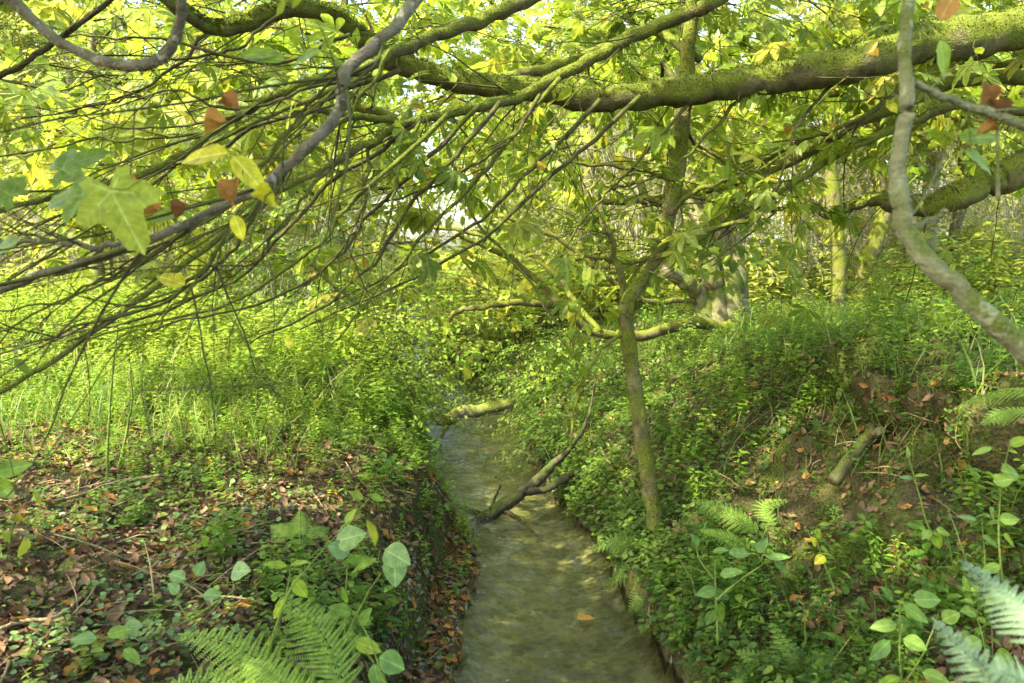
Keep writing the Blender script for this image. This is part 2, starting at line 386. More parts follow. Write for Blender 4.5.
def resample(pts, n):
    """Catmull-Rom through pts, each row is (x,y,z,r)"""
    pts = np.asarray(pts, float)
    if len(pts) < 3:
        t = np.linspace(0, 1, n)[:, None]; return pts[0] * (1 - t) + pts[-1] * t
    q = np.vstack([2 * pts[0] - pts[1], pts, 2 * pts[-1] - pts[-2]])
    seg = len(pts) - 1
    u = np.linspace(0, seg - 1e-6, n); i = u.astype(int); t = (u - i)[:, None]
    p0, p1, p2, p3 = q[i], q[i + 1], q[i + 2], q[i + 3]
    r = 0.5 * (2 * p1 + (p2 - p0) * t + (2 * p0 - 5 * p1 + 4 * p2 - p3) * t ** 2 + (3 * p1 - p0 - 3 * p2 + p3) * t ** 3)
    r[:, 3] = np.maximum(r[:, 3], 0.0006)
    return r
def tube(mb, pr, sides=6, lump=0.0, tint=0.5, cap=True):
    pr = np.asarray(pr, float); p = pr[:, :3]; r = pr[:, 3]; n = len(p)
    T = np.gradient(p, axis=0); T /= np.linalg.norm(T, axis=1)[:, None] + 1e-9
    up = np.array([0.13, 0.21, 1.0]) if abs(T[:, 2]).mean() < 0.8 else np.array([1.0, 0.2, 0.1])
    A = np.cross(T, up); A /= np.linalg.norm(A, axis=1)[:, None] + 1e-9
    B = np.cross(T, A)
    th = np.arange(sides) * 2 * math.pi / sides
    rr = r[:, None] * np.ones(sides)
    if lump:
        k = np.arange(n)[:, None] * 0.8; o = random.random() * 50
        rr = rr * (1 + lump * (vnoise(k + o, np.cos(th)[None] * 1.5 + 7) + vnoise(k * 0.35 + o, np.sin(th)[None] * 1.5 + 3) * 1.2))
    v = p[:, None] + rr[..., None] * (np.cos(th)[None, :, None] * A[:, None] + np.sin(th)[None, :, None] * B[:, None])
    v = v.reshape(-1, 3)
    i = np.arange(n - 1)[:, None] * sides; j = np.arange(sides)[None]; j2 = (j + 1) % sides
    q = np.stack([i + j, i + j2, i + sides + j2, i + sides + j], -1).reshape(-1, 4)
    tri = None
    if cap:
        v = np.vstack([v, p[0], p[-1] + T[-1] * r[-1] * 0.6]); a = n * sides
        jj = np.arange(sides); kk = (jj + 1) % sides
        tri = np.vstack([np.stack([kk, jj, np.full(sides, a)], 1), np.stack([(n - 1) * sides + jj, (n - 1) * sides + kk, np.full(sides, a + 1)], 1)])
    mb.add(v, tri, q, tint)
def wiggle(pr, amp, freq=1.2):
    o = random.random() * 100; s = np.arange(len(pr)) * 0.35 * freq
    e = np.minimum(1, np.arange(len(pr)) / 4)
    pr = pr.copy()
    for k in range(3): pr[:, k] += amp * e * (vnoise(s + o + 31 * k, s * 0 + 1.7) + 0.5 * vnoise(s * 2.7 + o + 11 * k, s * 0 + 4.7))
    return pr

# --- leaf templates: (verts, tris, quads) unit length along +x, face up +z
def T_ovate(wd=0.25, fold=0.05, droop=0.1):
    v = [(0, 0, 0), (.32, 0, -.01), (.68, 0, -.03), (1, 0, -droop), (.28, wd, fold), (.66, wd * .85, fold - .03), (.28, -wd, fold), (.66, -wd * .85, fold - .03)]
    return np.array(v), np.array([(0, 1, 4), (2, 3, 5), (0, 6, 1), (2, 7, 3)]), np.array([(1, 2, 5, 4), (1, 6, 7, 2)])
def T_diamond(wd=0.28):
    v = [(0, 0, 0), (.5, wd, .04), (1, 0, -.08), (.5, -wd, .04)]
    return np.array(v), np.array([(0, 2, 1), (0, 3, 2)]), np.zeros((0, 4), int)
def combine(parts):
    V, T, Q, n = [], [], [], 0
    for v, t, q in parts:
        V.append(v); T.append(np.asarray(t, int).reshape(-1, 3) + n); Q.append(np.asarray(q, int).reshape(-1, 4) + n); n += len(v)
    return np.vstack(V), np.vstack(T), np.vstack(Q)
def xf(t, ang=0, s=1, off=(0, 0, 0), pitch=0, roll=0):
    v = t[0] * s
    c, n = math.cos(roll), math.sin(roll); v = np.stack([v[:, 0], v[:, 1] * c - v[:, 2] * n, v[:, 1] * n + v[:, 2] * c], 1)
    c, n = math.cos(pitch), math.sin(pitch); v = np.stack([v[:, 0] * c + v[:, 2] * n, v[:, 1], -v[:, 0] * n + v[:, 2] * c], 1)
    c, n = math.cos(ang), math.sin(ang); v = np.stack([v[:, 0] * c - v[:, 1] * n, v[:, 0] * n + v[:, 1] * c, v[:, 2]], 1)
    return v + np.array(off), t[1], t[2]
def T_palmate(n=5):
    out = []
    lf = (np.array([(0, 0, 0), (.62, 0, -.03), (1, 0, -.14), (.58, .17, .03), (.82, .13, -.03), (.58, -.17, .03), (.82, -.13, -.03)]),
          np.array([(0, 1, 3), (0, 5, 1)]), np.array([(1, 2, 4, 3), (1, 5, 6, 2)]))
    for k in range(n):
        a = (k - (n - 1) / 2) * R(200 / n)
        out.append(xf(lf, a, 1 - 0.3 * abs(k - (n - 1) / 2) / ((n - 1) / 2), (0.0, 0, 0), 0.15))
    return combine(out)
def T_lobed():
    pol = [(180, .12), (150, .42), (128, .50), (112, .36), (95, .5), (72, .74), (58, .62), (40, .46), (24, .62), (12, .86), (0, 1.0)]
    pts = [(r * math.cos(R(a)), r * math.sin(R(a))) for a, r in pol]
    full = pts + [(x, -y) for x, y in pts[1:-1]][::-1]
    v = [(0.05, 0, 0)] + [(x + .1, y, 0.05 * abs(y) - 0.12 * x * x - 0.10 * y * y) for x, y in full]
    n = len(full); t = [(0, 1 + (k + 1) % n, 1 + k) for k in range(n)]
    return np.array(v), np.array(t), np.zeros((0, 4), int)
def T_round(n=9, cup=0.08):
    v = [(0.5, 0, -cup)] + [(0.5 - 0.5 * math.cos(2 * math.pi * k / n) * (0.8 if k == 0 else 1), 0.5 * math.sin(2 * math.pi * k / n), 0.03 * (k % 2)) for k in range(n)]
    return np.array(v), np.array([(0, 1 + (k + 1) % n, 1 + k) for k in range(n)]), np.zeros((0, 4), int)
def T_blade():
    v = []; h = 0
    for k in range(4):
        t = k / 3.0; wd = 0.011 * (1 - t) + 0.001
        v += [(t * t * .45, wd, t * (1 - .25 * t)), (t * t * .45, -wd, t * (1 - .25 * t))]
    return np.array(v), np.zeros((0, 3), int), np.array([(2 * k, 2 * k + 2, 2 * k + 3, 2 * k + 1) for k in range(3)])
def T_curl():
    v, t, q = T_ovate(0.27, 0.14, -0.12); v = v.copy(); v[:, 2] += 0.25 * (v[:, 0] - .5) ** 2 + 0.03; v[4, 2] += .12
    return v, t, q
OV, OVN, DI, PA, PA7, LO, RO, BL, CU = T_ovate(), T_ovate(0.15, 0.03, 0.15), T_diamond(), T_palmate(5), T_palmate(7), T_lobed(), T_round(), T_blade(), T_curl()

LUV = {}
def put(mb, tm, pos, X, Z, s, tint, stretch=None):
    """many copies of a template; pos,X,Z (N,3); s (N,)"""
    pos = np.atleast_2d(pos); N = len(pos)
    if N == 0: return
    X = np.broadcast_to(X, (N, 3)); Z = np.broadcast_to(Z, (N, 3)); s = np.broadcast_to(np.asarray(s, float), (N,))
    X = X / (np.linalg.norm(X, axis=1)[:, None] + 1e-9)
    Y = np.cross(Z, X); Y /= np.linalg.norm(Y, axis=1)[:, None] + 1e-9
    Zn = np.cross(X, Y)
    v, t, q = tm[:3]; m = len(v)
    V = pos[:, None] + s[:, None, None] * (v[None, :, 0, None] * X[:, None] + v[None, :, 1, None] * Y[:, None] + v[None, :, 2, None] * Zn[:, None])
    off = (np.arange(N) * m)[:, None, None]
    ti = np.broadcast_to(np.asarray(tint, float), (N,))
    base = np.repeat(ti, m)
    if len(tm) > 3: base = np.clip(base + np.tile(tm[3], N), 0, 1)
    luv = None
    if N * m < 60000 and m > 12 and abs(v[:, 1]).max() > 0:
        luv = np.tile(LUV[m] if m in LUV else np.stack([v[:, 0], v[:, 1] / abs(v[:, 1]).max(), np.ones(m)], 1), (N, 1))
    mb.add(V.reshape(-1, 3), (t[None] + off).reshape(-1, 3) if len(t) else None, (q[None] + off).reshape(-1, 4) if len(q) else None, base, luv)
def rdir(N, flat=0.3):
    a = rg.random(N) * 2 * math.pi
    return np.stack([np.cos(a), np.sin(a), rg.normal(0, flat, N)], 1)
def rup(N, tilt=0.4):
    return np.stack([rg.normal(0, tilt, N), rg.normal(0, tilt, N), np.ones(N)], 1)

def fineleaf(wd, curl=0.0):
    n = 12; t = np.linspace(0, 1, n)
    prof = wd * np.sin(np.pi * t ** .75) ** .8
    rows = []
    for f_ in (0, .5, 1, -.5, -1):
        y = prof * f_
        z = .16 * abs(y) - .12 * t * t + .012 * np.sin(14 * t + 3 * f_) * abs(f_) + curl * (2.2 * y * y / wd + .35 * (t - .5) ** 2 + .05 * np.sin(9 * t + 4 * f_)) + .01 * math.sin(6 * f_)
        rows.append(np.stack([t + curl * .04 * np.sin(20 * t) * abs(f_), y * (1 + curl * .15 * np.sin(11 * t + f_)), z], 1))
    V = np.vstack(rows); Q = []
    for a_, b_, fl in ((0, 1, 0), (1, 2, 0), (0, 3, 1), (3, 4, 1)):
        for k in range(n - 1):
            q_ = [a_ * n + k, a_ * n + k + 1, b_ * n + k + 1, b_ * n + k]; Q.append(q_ if not fl else q_[::-1])
    return V, np.zeros((0, 3), int), np.array(Q)
def finelobed():
    base = T_lobed()[0][1:]; c = np.array([.05, 0, 0]); n = len(base); out = [c]; luv = [(0, 0, 1)]
    # densify outline
    P2 = []
    for k in range(n):
        a_, b_ = base[k], base[(k + 1) % n]; P2 += [a_, (a_ + b_) / 2 + (a_ + b_ - 2 * c) * -.02]
    P2 = np.array(P2); m = len(P2)
    for f_ in (.33, .66, 1.0):
        for p_ in P2:
            q_ = c + (p_ - c) * f_; r_ = math.hypot(q_[0] - c[0], q_[1]); th = math.degrees(math.atan2(q_[1], q_[0] - c[0]))
            dth = min(abs(abs(th) - a) for a in (0, 65, 130)); q_ = q_.copy(); q_[2] = .10 * r_ * abs(math.sin(R(dth * 2))) - .22 * r_ * r_ + .03 * math.sin(r_ * 9 + th * .05)
            out.append(q_); luv.append((r_, min(1, math.sin(R(dth)) * r_ * 4), 1))
    T = [(0, 1 + (k + 1) % m, 1 + k) for k in range(m)]; Q = []
    for j in (0, 1):
        for k in range(m):
            a_ = 1 + j * m + k; b_ = 1 + j * m + (k + 1) % m; Q.append((a_, b_, b_ + m, a_ + m))
    LUV[len(out)] = np.array(luv)
    return np.array(out), np.array(T), np.array(Q)
FO, FN, FR = fineleaf(.27), fineleaf(.17), fineleaf(.40)
CF, CF2, LF = fineleaf(.26, 1.0), fineleaf(.34, .7), finelobed()

# --- sprays: a twig with leaves along it, unit length 1 m
def make_spray(leaf, nl, size, seed, wide=1.0):
    r = np.random.default_rng(seed)
    tw = MB(); lf = MB()
    L = 1.0
    n = 9
    t = np.linspace(0, 1, n)
    bend = r.normal(0, .12)
    base = np.stack([t * L, bend * t * t + .03 * r.normal(0, 1, n) * t, .06 * t - .22 * t * t, 0.006 * (1 - t) + 0.0016], 1)
    tube(tw, base, 3, cap=False)
    twigs = [base]
    for k in range(5):
        tt = 0.2 + 0.15 * k; side = 1 if k % 2 else -1
        i = int(tt * (n - 1)); ln = (0.42 - 0.05 * k) * wide
        d = np.array([.75, side * .65, .05 + r.normal(0, .15)])
        u = np.linspace(0, 1, 5)[:, None]
        seg = base[i, :3] + u * ln * d + u * u * ln * np.array([.1, 0, -.22])
        seg = np.hstack([seg, 0.003 * (1 - u) + 0.0012]); tube(tw, seg, 3, cap=False); twigs.append(seg)
    for k in range(nl):
        q = twigs[k % len(twigs)] if k > 1 else twigs[0]
        u = r.random() ** 0.6; j = min(int(u * (len(q) - 1)), len(q) - 2); fr = u * (len(q) - 1) - j
        p = q[j, :3] * (1 - fr) + q[j + 1, :3] * fr
        d = q[j + 1, :3] - q[j, :3]; d = d / np.linalg.norm(d)
        a = r.choice([-1, 1]) * r.uniform(.3, 1.2)
        d = np.array([d[0] * math.cos(a) - d[1] * math.sin(a), d[0] * math.sin(a) + d[1] * math.cos(a), d[2] - r.uniform(-.1, .5)])
        pe = p + d * size * .35
        z = np.array([r.normal(0, .38), r.normal(0, .38), 1])
        s = size * r.uniform(.6, 1.15)
        put(lf, leaf, pe[None], d[None], z[None], s, r.normal(0, .16))
        if size > 0.07: tube(tw, np.array([[*p, .0012], [*pe, .001]]), 3, cap=False)
    def pack(m, z=False):
        tr = np.concatenate(m.f[3]) if m.f[3] else np.zeros((0, 3), int); qu = np.concatenate(m.f[4]) if m.f[4] else np.zeros((0, 4), int)
        return np.concatenate(m.v), tr, qu, (np.concatenate(m.t) if not z else np.zeros(m.n))
    return pack(lf), pack(tw, True)
SPR = {
    'palm': [make_spray(PA, 11, 0.20, 100 + k) for k in range(5)],
    'lobe': [make_spray(LO, 13, 0.12, 200 + k) for k in range(5)],
    'ovate': [make_spray(OV, 34, 0.10, 300 + k) for k in range(5)],
    'small': [make_spray(DI, 40, 0.085, 400 + k) for k in range(4)],
    'narrow': [make_spray(OVN, 26, 0.10, 500 + k) for k in range(4)],
}
def sprays(lf, tw, kind, pos, X, s, tilt=.35, tint=None, up=None):
    N = len(pos)
    Z = rup(N, tilt) if up is None else up
    ti = rg.random(N) * .5 + .22 if tint is None else tint
    ch = rg.integers(0, len(SPR[kind]), N)
    for k, (L, T) in enumerate(SPR[kind]):
        m = ch == k
        if m.any():
            put(lf, L, pos[m], X[m], Z[m], s[m], ti[m])
            if tw is not None: put(tw, T, pos[m], X[m], Z[m], s[m], .5)

# ------------------------------------------------------------------ ground sheet, stream bed, water
def axis(a, b, step, lo, hi, g=1.06):
    mid = list(np.arange(a, b, step)); up = [mid[-1]]; s = step
    while up[-1] < hi: s *= g; up.append(up[-1] + s)
    dn = [mid[0]]; s = step
    while dn[-1] > lo: s *= g; dn.append(dn[-1] - s)
    return np.array(dn[::-1][:-1] + mid + up[1:])
xs = axis(-2.2, 3.0, 0.026, -220, 220); ys = axis(1.2, 8.0, 0.03, -60, 400)
GX, GY = np.meshgrid(xs, ys)
ox, oy, oz = surf(GX, GY)
mb = MB(); nx, ny = len(xs), len(ys)
ii = np.arange(ny - 1)[:, None] * nx + np.arange(nx - 1)[None]
mb.add(np.stack([ox, oy, oz], -1).reshape(-1, 3), None, np.stack([ii, ii + 1, ii + nx + 1, ii + nx], -1).reshape(-1, 4))
ground = props(mb.build('ground', M['ground']), kind='structure')
gm = ground.data; gm.materials.append(M['bed'])
qx = 0.25 * (oz[:-1, :-1] + oz[1:, :-1] + oz[:-1, 1:] + oz[1:, 1:])
gm.polygons.foreach_set('material_index', (qx < -0.015).astype(np.int32).ravel())
wy = axis(1.2, 10, 0.03, -30, 60); wu = np.linspace(-0.12, 1.12, 60)
WX = []; 
el, er = edges(wy)
WX = el[:, None] + (er - el)[:, None] * wu[None] ; WY = np.repeat(wy[:, None], len(wu), 1)
near = 1 - sm(5.2, 7.5, WY)
WZ = 0.018 * fbm(WX * 5 + WY * 3.0, WY * 7 - WX * 3, 3) * (0.35 + near) + 0.011 * fbm(WX * 12 - WY * 5, WY * 15 + WX * 5, 2) * near
mb = MB(); nx, ny = len(wu), len(wy); ii = np.arange(ny - 1)[:, None] * nx + np.arange(nx - 1)[None]
mb.add(np.stack([WX, WY, WZ], -1).reshape(-1, 3), None, np.stack([ii, ii + 1, ii + nx + 1, ii + nx], -1).reshape(-1, 4))
props(mb.build('water', M['water']), kind='structure')

# ------------------------------------------------------------------ scatter on the ground
def scat(N, y0, y1, power=1.6, side=None, marg=0.8, xr=None):
    N = int(N * 1.15)
    """sample ground points in view; density falls with distance"""
    u = rg.random(N); e = 2 - power
    y = (y0 ** e + u * (y1 ** e - y0 ** e)) ** (1 / e) if abs(e) > 1e-3 else y0 * (y1 / y0) ** u
    x = (rg.random(N) * 2 - 1) * (0.66 * y + marg)
    if xr is not None: x = xr[0] + rg.random(N) * (xr[1] - xr[0])
    el, er = edges(y)
    k = (x < el - 0.01) | (x > er + 0.01)
    if side == 'L': k = x < el - 0.01
    if side == 'R': k = x > er + 0.01
    x, y = x[k], y[k]
    el, er = edges(y)
    X, Y, Z = surf(x, y)
    e = 0.02
    X1, _, Z1 = surf(x + e, y); _, _, Z2 = surf(x, y + e)
    n = np.stack([-(Z1 - Z), -(Z2 - Z), np.maximum(X1 - X, 0.004)], 1); n /= np.linalg.norm(n, axis=1)[:, None]
    return np.stack([X, Y, Z], 1), n, el - x, x - er
def tang(n, N):
    d = rg.normal(0, 1, (N, 3)); d -= (d * n).sum(1)[:, None] * n
    return d / (np.linalg.norm(d, axis=1)[:, None] + 1e-9)
def sel(k, *a): return [q[k] for q in a]

# leaf litter
mb = MB()
p, n, dl, dr = scat(52000, 1.25, 9, 1.7)
green = fbm(p[:, 0] * 1.3 + 40, p[:, 1] * 1.3, 3)
keep = rg.random(len(p)) < np.where(dl > 0, np.where(dl < .25, .55, 1.0), np.where(dr > 1.5, .35, np.where(dr < .12, .2, .42)))
p, n, dl = sel(keep, p, n, dl); N = len(p)
zz = n + rg.normal(0, .35, (N, 3))
tn = np.clip(rg.beta(2, 2.2, N) + np.where(rg.random(N) < .03, .4, 0) - .05, 0, 1)
tmk = rg.integers(0, 3, N)
for k, tm in enumerate((CU, OVN, T_curl())):
    m = tmk == k
    put(mb, tm, p[m] + n[m] * 0.006, tang(zz[m] / np.linalg.norm(zz[m], axis=1)[:, None], m.sum()), zz[m], rg.uniform(.014, .055, m.sum()) * (1 + .5 * (rg.random(m.sum()) < .1)), tn[m])
props(mb.build('leaf_litter', M['litter']), 'brown fallen leaves and bark scraps covering the bare bank soil', 'leaf litter', kind='stuff')
# bright fallen leaves
mb = MB()
p, n, dl, dr = scat(1500, 1.3, 7, 1.6)
keep = (dl > 0) | (rg.random(len(p)) < .5); p, n = sel(keep, p, n); N = len(p)
put(mb, CU, p + n * .012, tang(n, N), n + rg.normal(0, .3, (N, 3)), rg.uniform(.03, .075, N), rg.random(N))
p, n, dl, dr = scat(1300, 2.6, 5, 1, 'L', xr=(-.4, .3)); k = (dl < .24) & (dl > 0.0); p, n = sel(k, p, n); N = len(p)
put(mb, CU, p + n * .012, tang(n, N), n + rg.normal(0, .3, (N, 3)), rg.uniform(.02, .06, N), rg.random(N) ** 1.5)
props(mb.build('fallen_leaves', M['brown']), 'rusty orange fallen leaves scattered over both banks', 'fallen leaves', kind='stuff')
# litter twigs
mb = MB()
p, n, dl, dr = scat(900, 1.3, 7, 1.5); t = tang(n, len(p))
for q, nn, tt in zip(p, n, t):
    L = random.uniform(.05, .28); a = q + nn * .01; r_ = random.uniform(.0012, .004)
    b = a + tt * L * .5 + nn * random.uniform(0, .02); c = a + tt * L + rg.normal(0, .02, 3)
    tube(mb, resample([[*a, r_], [*b, r_], [*c, r_ * .5]], 5), 4)
props(mb.build('fallen_twigs', M['straw']), 'dry thin twigs lying over the leaf litter on both banks', 'twigs', kind='stuff')
# pebbles
mb = MB()
ph = (1 + 5 ** .5) / 2
ic = np.array([(-1, ph, 0), (1, ph, 0), (-1, -ph, 0), (1, -ph, 0), (0, -1, ph), (0, 1, ph), (0, -1, -ph), (0, 1, -ph), (ph, 0, -1), (ph, 0, 1), (-ph, 0, -1), (-ph, 0, 1)]) / 1.9
icf = np.array([(0, 11, 5), (0, 5, 1), (0, 1, 7), (0, 7, 10), (0, 10, 11), (1, 5, 9), (5, 11, 4), (11, 10, 2), (10, 7, 6), (7, 1, 8), (3, 9, 4), (3, 4, 2), (3, 2, 6), (3, 6, 8), (3, 8, 9), (4, 9, 5), (2, 4, 11), (6, 2, 10), (8, 6, 7), (9, 8, 1)])
for k in range(3):
    s = np.array([1, rg.uniform(.6, .9), rg.uniform(.35, .55)])
    tm = (ic * s * (1 + .12 * rg.normal(0, 1, (12, 1))), icf, np.zeros((0, 4), int))
    p, n, dl, dr = scat(5200, 1.6, 9, 1.4, xr=(-1.3, 1.3))
    kk = ((dl > 0) & (dl < .26)) | ((dr > 0) & (dr < .05)); p, n = sel(kk, p, n); N = len(p)
    put(mb, tm, p, tang(n, N), n + rg.normal(0, .2, (N, 3)), rg.uniform(.006, .02, N), rg.random(N))
    p, n, dl, dr = scat(300, 1.3, 5, 1.4, 'L'); N = len(p)
    put(mb, tm, p, tang(n, N), n + rg.normal(0, .2, (N, 3)), rg.uniform(.008, .025, N), rg.random(N))
props(mb.build('pebbles', M['stone']), 'small wet pebbles along the stream margin and in the soil', 'pebbles', kind='stuff')
# moss
mb = MB()
p, n, dl, dr = scat(130000, 1.4, 8, 1.7)
mn = fbm(p[:, 0] * 1.6 + 3, p[:, 1] * 1.6 + p[:, 2] * 2, 4)
k = ((dr > 0.0) & (dr < 1.6) & (mn > -.12)) | ((dl > .12) & (dl < .42) & (p[:, 1] < 4.6) & (mn > -.35)) | ((dl > .4) & (mn > .42))
p, n = sel(k, p, n); N = len(p)
put(mb, DI, p + n * .002, tang(n, N) + n * .7, n + rg.normal(0, .5, (N, 3)), rg.uniform(.008, .02, N), np.clip(rg.random(N) * .7 + .4 * fbm(p[:, 0] * 7, p[:, 1] * 7, 2) + .1, 0, 1))
props(mb.build('moss', M['moss']), 'olive green moss cushions on the steep bank faces', 'moss', kind='stuff')
# small leafed cover on both banks
mb = MB()
p, n, dl, dr = scat(120000, 1.4, 9.5, 1.5)
g1 = fbm(p[:, 0] * 1.5 + 11, p[:, 1] * 1.5 + 60, 4)
bare = (dr > .55) & (p[:, 1] < 4.3) & (dr < 1.5)
prob = np.where(dr > 0, np.where(bare, .16 + .8 * (g1 > .10), 1.0), np.where(dl < .25, .12, np.where(p[:, 1] > 4.6, .7, np.clip(.04 + 2.6 * (g1 - .16), .03, .9))))
k = rg.random(len(p)) < prob; p, n, dl, dr = sel(k, p, n, dl, dr); N = len(p)
hgt = rg.random(N) * .09
tn = np.clip(rg.random(N) * .55 + .7 * fbm(p[:, 0] * 2, p[:, 1] * 2 + 5, 3) + .18, 0, 1)
ty = rg.integers(0, 3, N)
for q, tm in enumerate((OV, RO, OVN)):
    m = ty == q
    put(mb, tm, p[m] + n[m] * hgt[m][:, None] + np.array([0, 0, .01]), rdir(m.sum(), .4), n[m] * .6 + rup(m.sum(), .45) * .6, rg.uniform(.011, .034, m.sum()) * (1 + .4 * (p[m][:, 1] > 4)), tn[m])
p, n, dl, dr = scat(60000, 2.2, 8, 1.3, 'R', xr=(-.8, 1.4)); k = dr < .2; p, n = sel(k, p, n); N = len(p)
ou = np.stack([-np.abs(rg.normal(.8, .4, N)), rg.normal(0, .5, N), rg.normal(-.15, .4, N)], 1)
put(mb, OV, p + n * (rg.random(N) * .07)[:, None] + np.array([0, 0, .02]), ou, n * .5 + rup(N, .5), rg.uniform(.018, .05, N), np.clip(rg.normal(.45, .22, N), 0, 1))
props(mb.build('ground_cover', M['cover']), 'dense small green leaves carpeting both banks of the stream', 'ground cover', kind='stuff')
# rosette ground ivy, bluish, foreground left
mb = MB()
spots = [(150, 640, 60), (340, 620, 45), (120, 600, 40), (330, 590, 50), (190, 655, 60), (230, 545, 40), (300, 560, 60), (60, 660, 45), (380, 560, 30), (270, 590, 50), (160, 540, 40), (260, 500, 45), (340, 650, 60)]
for (px, py, sp) in spots:
    for k in range(int(sp * 1.9)):
        q = G(px + rg.normal(0, sp * .7), min(py + rg.normal(0, sp * .4), 720)); hh = rg.random() * .05 + .01
        put(mb, RO, q + np.array([0, 0, hh]), rdir(1, .2), rup(1, .4), rg.uniform(.010, .027), rg.random())
props(mb.build('ground_ivy', M['ivy']), 'blue green round leaved creeper over the leaf litter at lower left', 'creeper', kind='stuff')

# herb template: upright stem with opposite pairs of leaves
def make_herb(nl, leaf, ls, seed, hgt=1.0):
    r = np.random.default_rng(seed); lf = MB(); st = MB()
    lean = r.normal(0, .14, 2); t = np.linspace(0, 1, 5)
    ax = np.stack([lean[0] * t * t, lean[1] * t * t, t * hgt, .008 * (1 - t) + .002], 1); tube(st, ax, 3, cap=False)
    for k in range(nl):
        u = .25 + .75 * (k + 1) / nl; a = k * 2.2 + r.random(); q = np.array([lean[0] * u * u, lean[1] * u * u, u * hgt])
        for s in (0, math.pi):
            d = np.array([math.cos(a + s), math.sin(a + s), r.uniform(-.25, .35)])
            put(lf, leaf, (q + d * .03)[None], d[None], rup(1, .3), ls * (1.15 - .55 * u) * r.uniform(.8, 1.2), r.normal(0, .12))
    pk = lambda m: (np.concatenate(m.v), np.concatenate(m.f[3]) if m.f[3] else np.zeros((0, 3), int), np.concatenate(m.f[4]) if m.f[4] else np.zeros((0, 4), int), np.concatenate(m.t) - (0.5 if m is st else 0))
    return pk(lf), pk(st)
HERB = [make_herb(8, OV, .24, 10 + k) for k in range(3)] + [make_herb(12, OVN, .24, 20 + k) for k in range(3)] + [make_herb(8, DI, .26, 30 + k) for k in range(2)]
HERBT = [make_herb(15, OVN, .17, 80 + k) for k in range(4)]
HERBL = [make_herb(6, OV, .42, 60 + k) for k in range(3)]
def herbs(lf, st, p, s, tint, bank=HERB, tilt=.16):
    N = len(p); ch = rg.integers(0, len(bank), N); Z = rup(N, tilt); X = rdir(N, 0)
    for k, (L, S) in enumerate(bank):
        m = ch == k
        if m.any():
            put(lf, L, p[m], X[m], Z[m], s[m], tint[m]); put(st, S, p[m], X[m], Z[m], s[m], .5)
def herb_layer(name, label, side, N, y0, y1, prob, smin, smax, mat, power=1.2, bank=HERB, tb=.2, rampy=None):
    lf = MB(); p, n, dl, dr = scat(N, y0, y1, power, side)
    k = rg.random(len(p)) < prob(p, dl, dr); p, dl, dr = sel(k, p, dl, dr)
    s = rg.uniform(smin, smax, len(p)) * (1 + .5 * fbm(p[:, 0] * .8, p[:, 1] * .8, 2))
    if rampy: s = s * (.3 + .7 * sm(rampy[0], rampy[1], p[:, 1] + .6 * vnoise(p[:, 0] * 2, p[:, 1] * 2)))
    herbs(lf, lf, p - np.array([0, 0, .01]), s, np.clip(rg.random(len(p)) * .5 + tb + .5 * fbm(p[:, 0] * .7, p[:, 1] * .7, 3), 0, 1), bank)
    return props(lf.build(name, mat), label, 'undergrowth', kind='stuff')
herb_layer('undergrowth', 'knee high bright green herbs massed behind the litter on the left bank', 'L', 8600, 3.4, 16, lambda p, a, b: np.clip((p[:, 1] - 3.5 + np.minimum(a, 1.5) * .25) * .7, 0.05, 1), .16, .5, M['herb'], tb=.35, rampy=(3.6, 7.0))
herb_layer('undergrowth', 'leafy green herbs covering the slope and crest of the right bank', 'R', 7800, 2.0, 16, lambda p, a, b: np.where(b > 1.4, .95, np.where(p[:, 1] < 4.3, np.where(b > .5, .12, .8), .85)), .06, .24, M['herb'], tb=.12)
herb_layer('undergrowth', 'small seedlings dotted over the brown litter on the left bank', 'L', 900, 1.7, 5.5, lambda p, a, b: np.clip(fbm(p[:, 0] * 1.3, p[:, 1] * 1.3 + 8, 3) * 2.5 + .35, 0, 1), .05, .13, M['cover'], bank=HERBL, tb=.5)
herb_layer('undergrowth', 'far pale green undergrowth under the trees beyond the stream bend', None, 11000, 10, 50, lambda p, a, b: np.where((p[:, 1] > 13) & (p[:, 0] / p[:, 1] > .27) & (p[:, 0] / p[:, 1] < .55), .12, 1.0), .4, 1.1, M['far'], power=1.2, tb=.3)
herb_layer('undergrowth', 'tall feathery weeds with thin stems standing behind the litter of the left bank', 'L', 4200, 4.2, 11, lambda p, a, b: np.clip((p[:, 1] - 4.2) * .6 + (a > 1) * .2, 0, 1) * (a > .3), .4, .95, M['weed'], tb=.4, bank=HERBT, rampy=(4.4, 7.5))
herb_layer('undergrowth', 'feathery weeds on the crest of the right bank among the trunks', 'R', 1500, 4.0, 12, lambda p, a, b: (b > 1.3) * .6, .14, .38, M['weed'], tb=.4, bank=HERBT)
lf = MB(); pp = []
for (px, py, sx, sy, n_) in [(300, 600, 45, 40, 34), (365, 600, 25, 30, 20), (330, 655, 40, 20, 22), (225, 560, 25, 20, 10), (390, 500, 25, 25, 14), (930, 620, 60, 40, 34), (1000, 520, 30, 50, 20), (760, 620, 50, 40, 26), (690, 590, 20, 30, 14), (870, 580, 40, 30, 12), (1000, 440, 25, 20, 14)]:
    for k in range(n_): pp.append(G(px + rg.normal(0, sx * .7), min(py + rg.normal(0, sy * .7), 730)))
pp = np.array(pp); herbs(lf, lf, pp, rg.uniform(.08, .22, len(pp)), np.clip(rg.normal(.55, .2, len(pp)), 0, 1), HERB[:6] + HERBL, .25)
props(lf.build('undergrowth', M['herb']), 'fresh green leafy sprigs crowding the lower edges of both banks', 'undergrowth', kind='stuff')
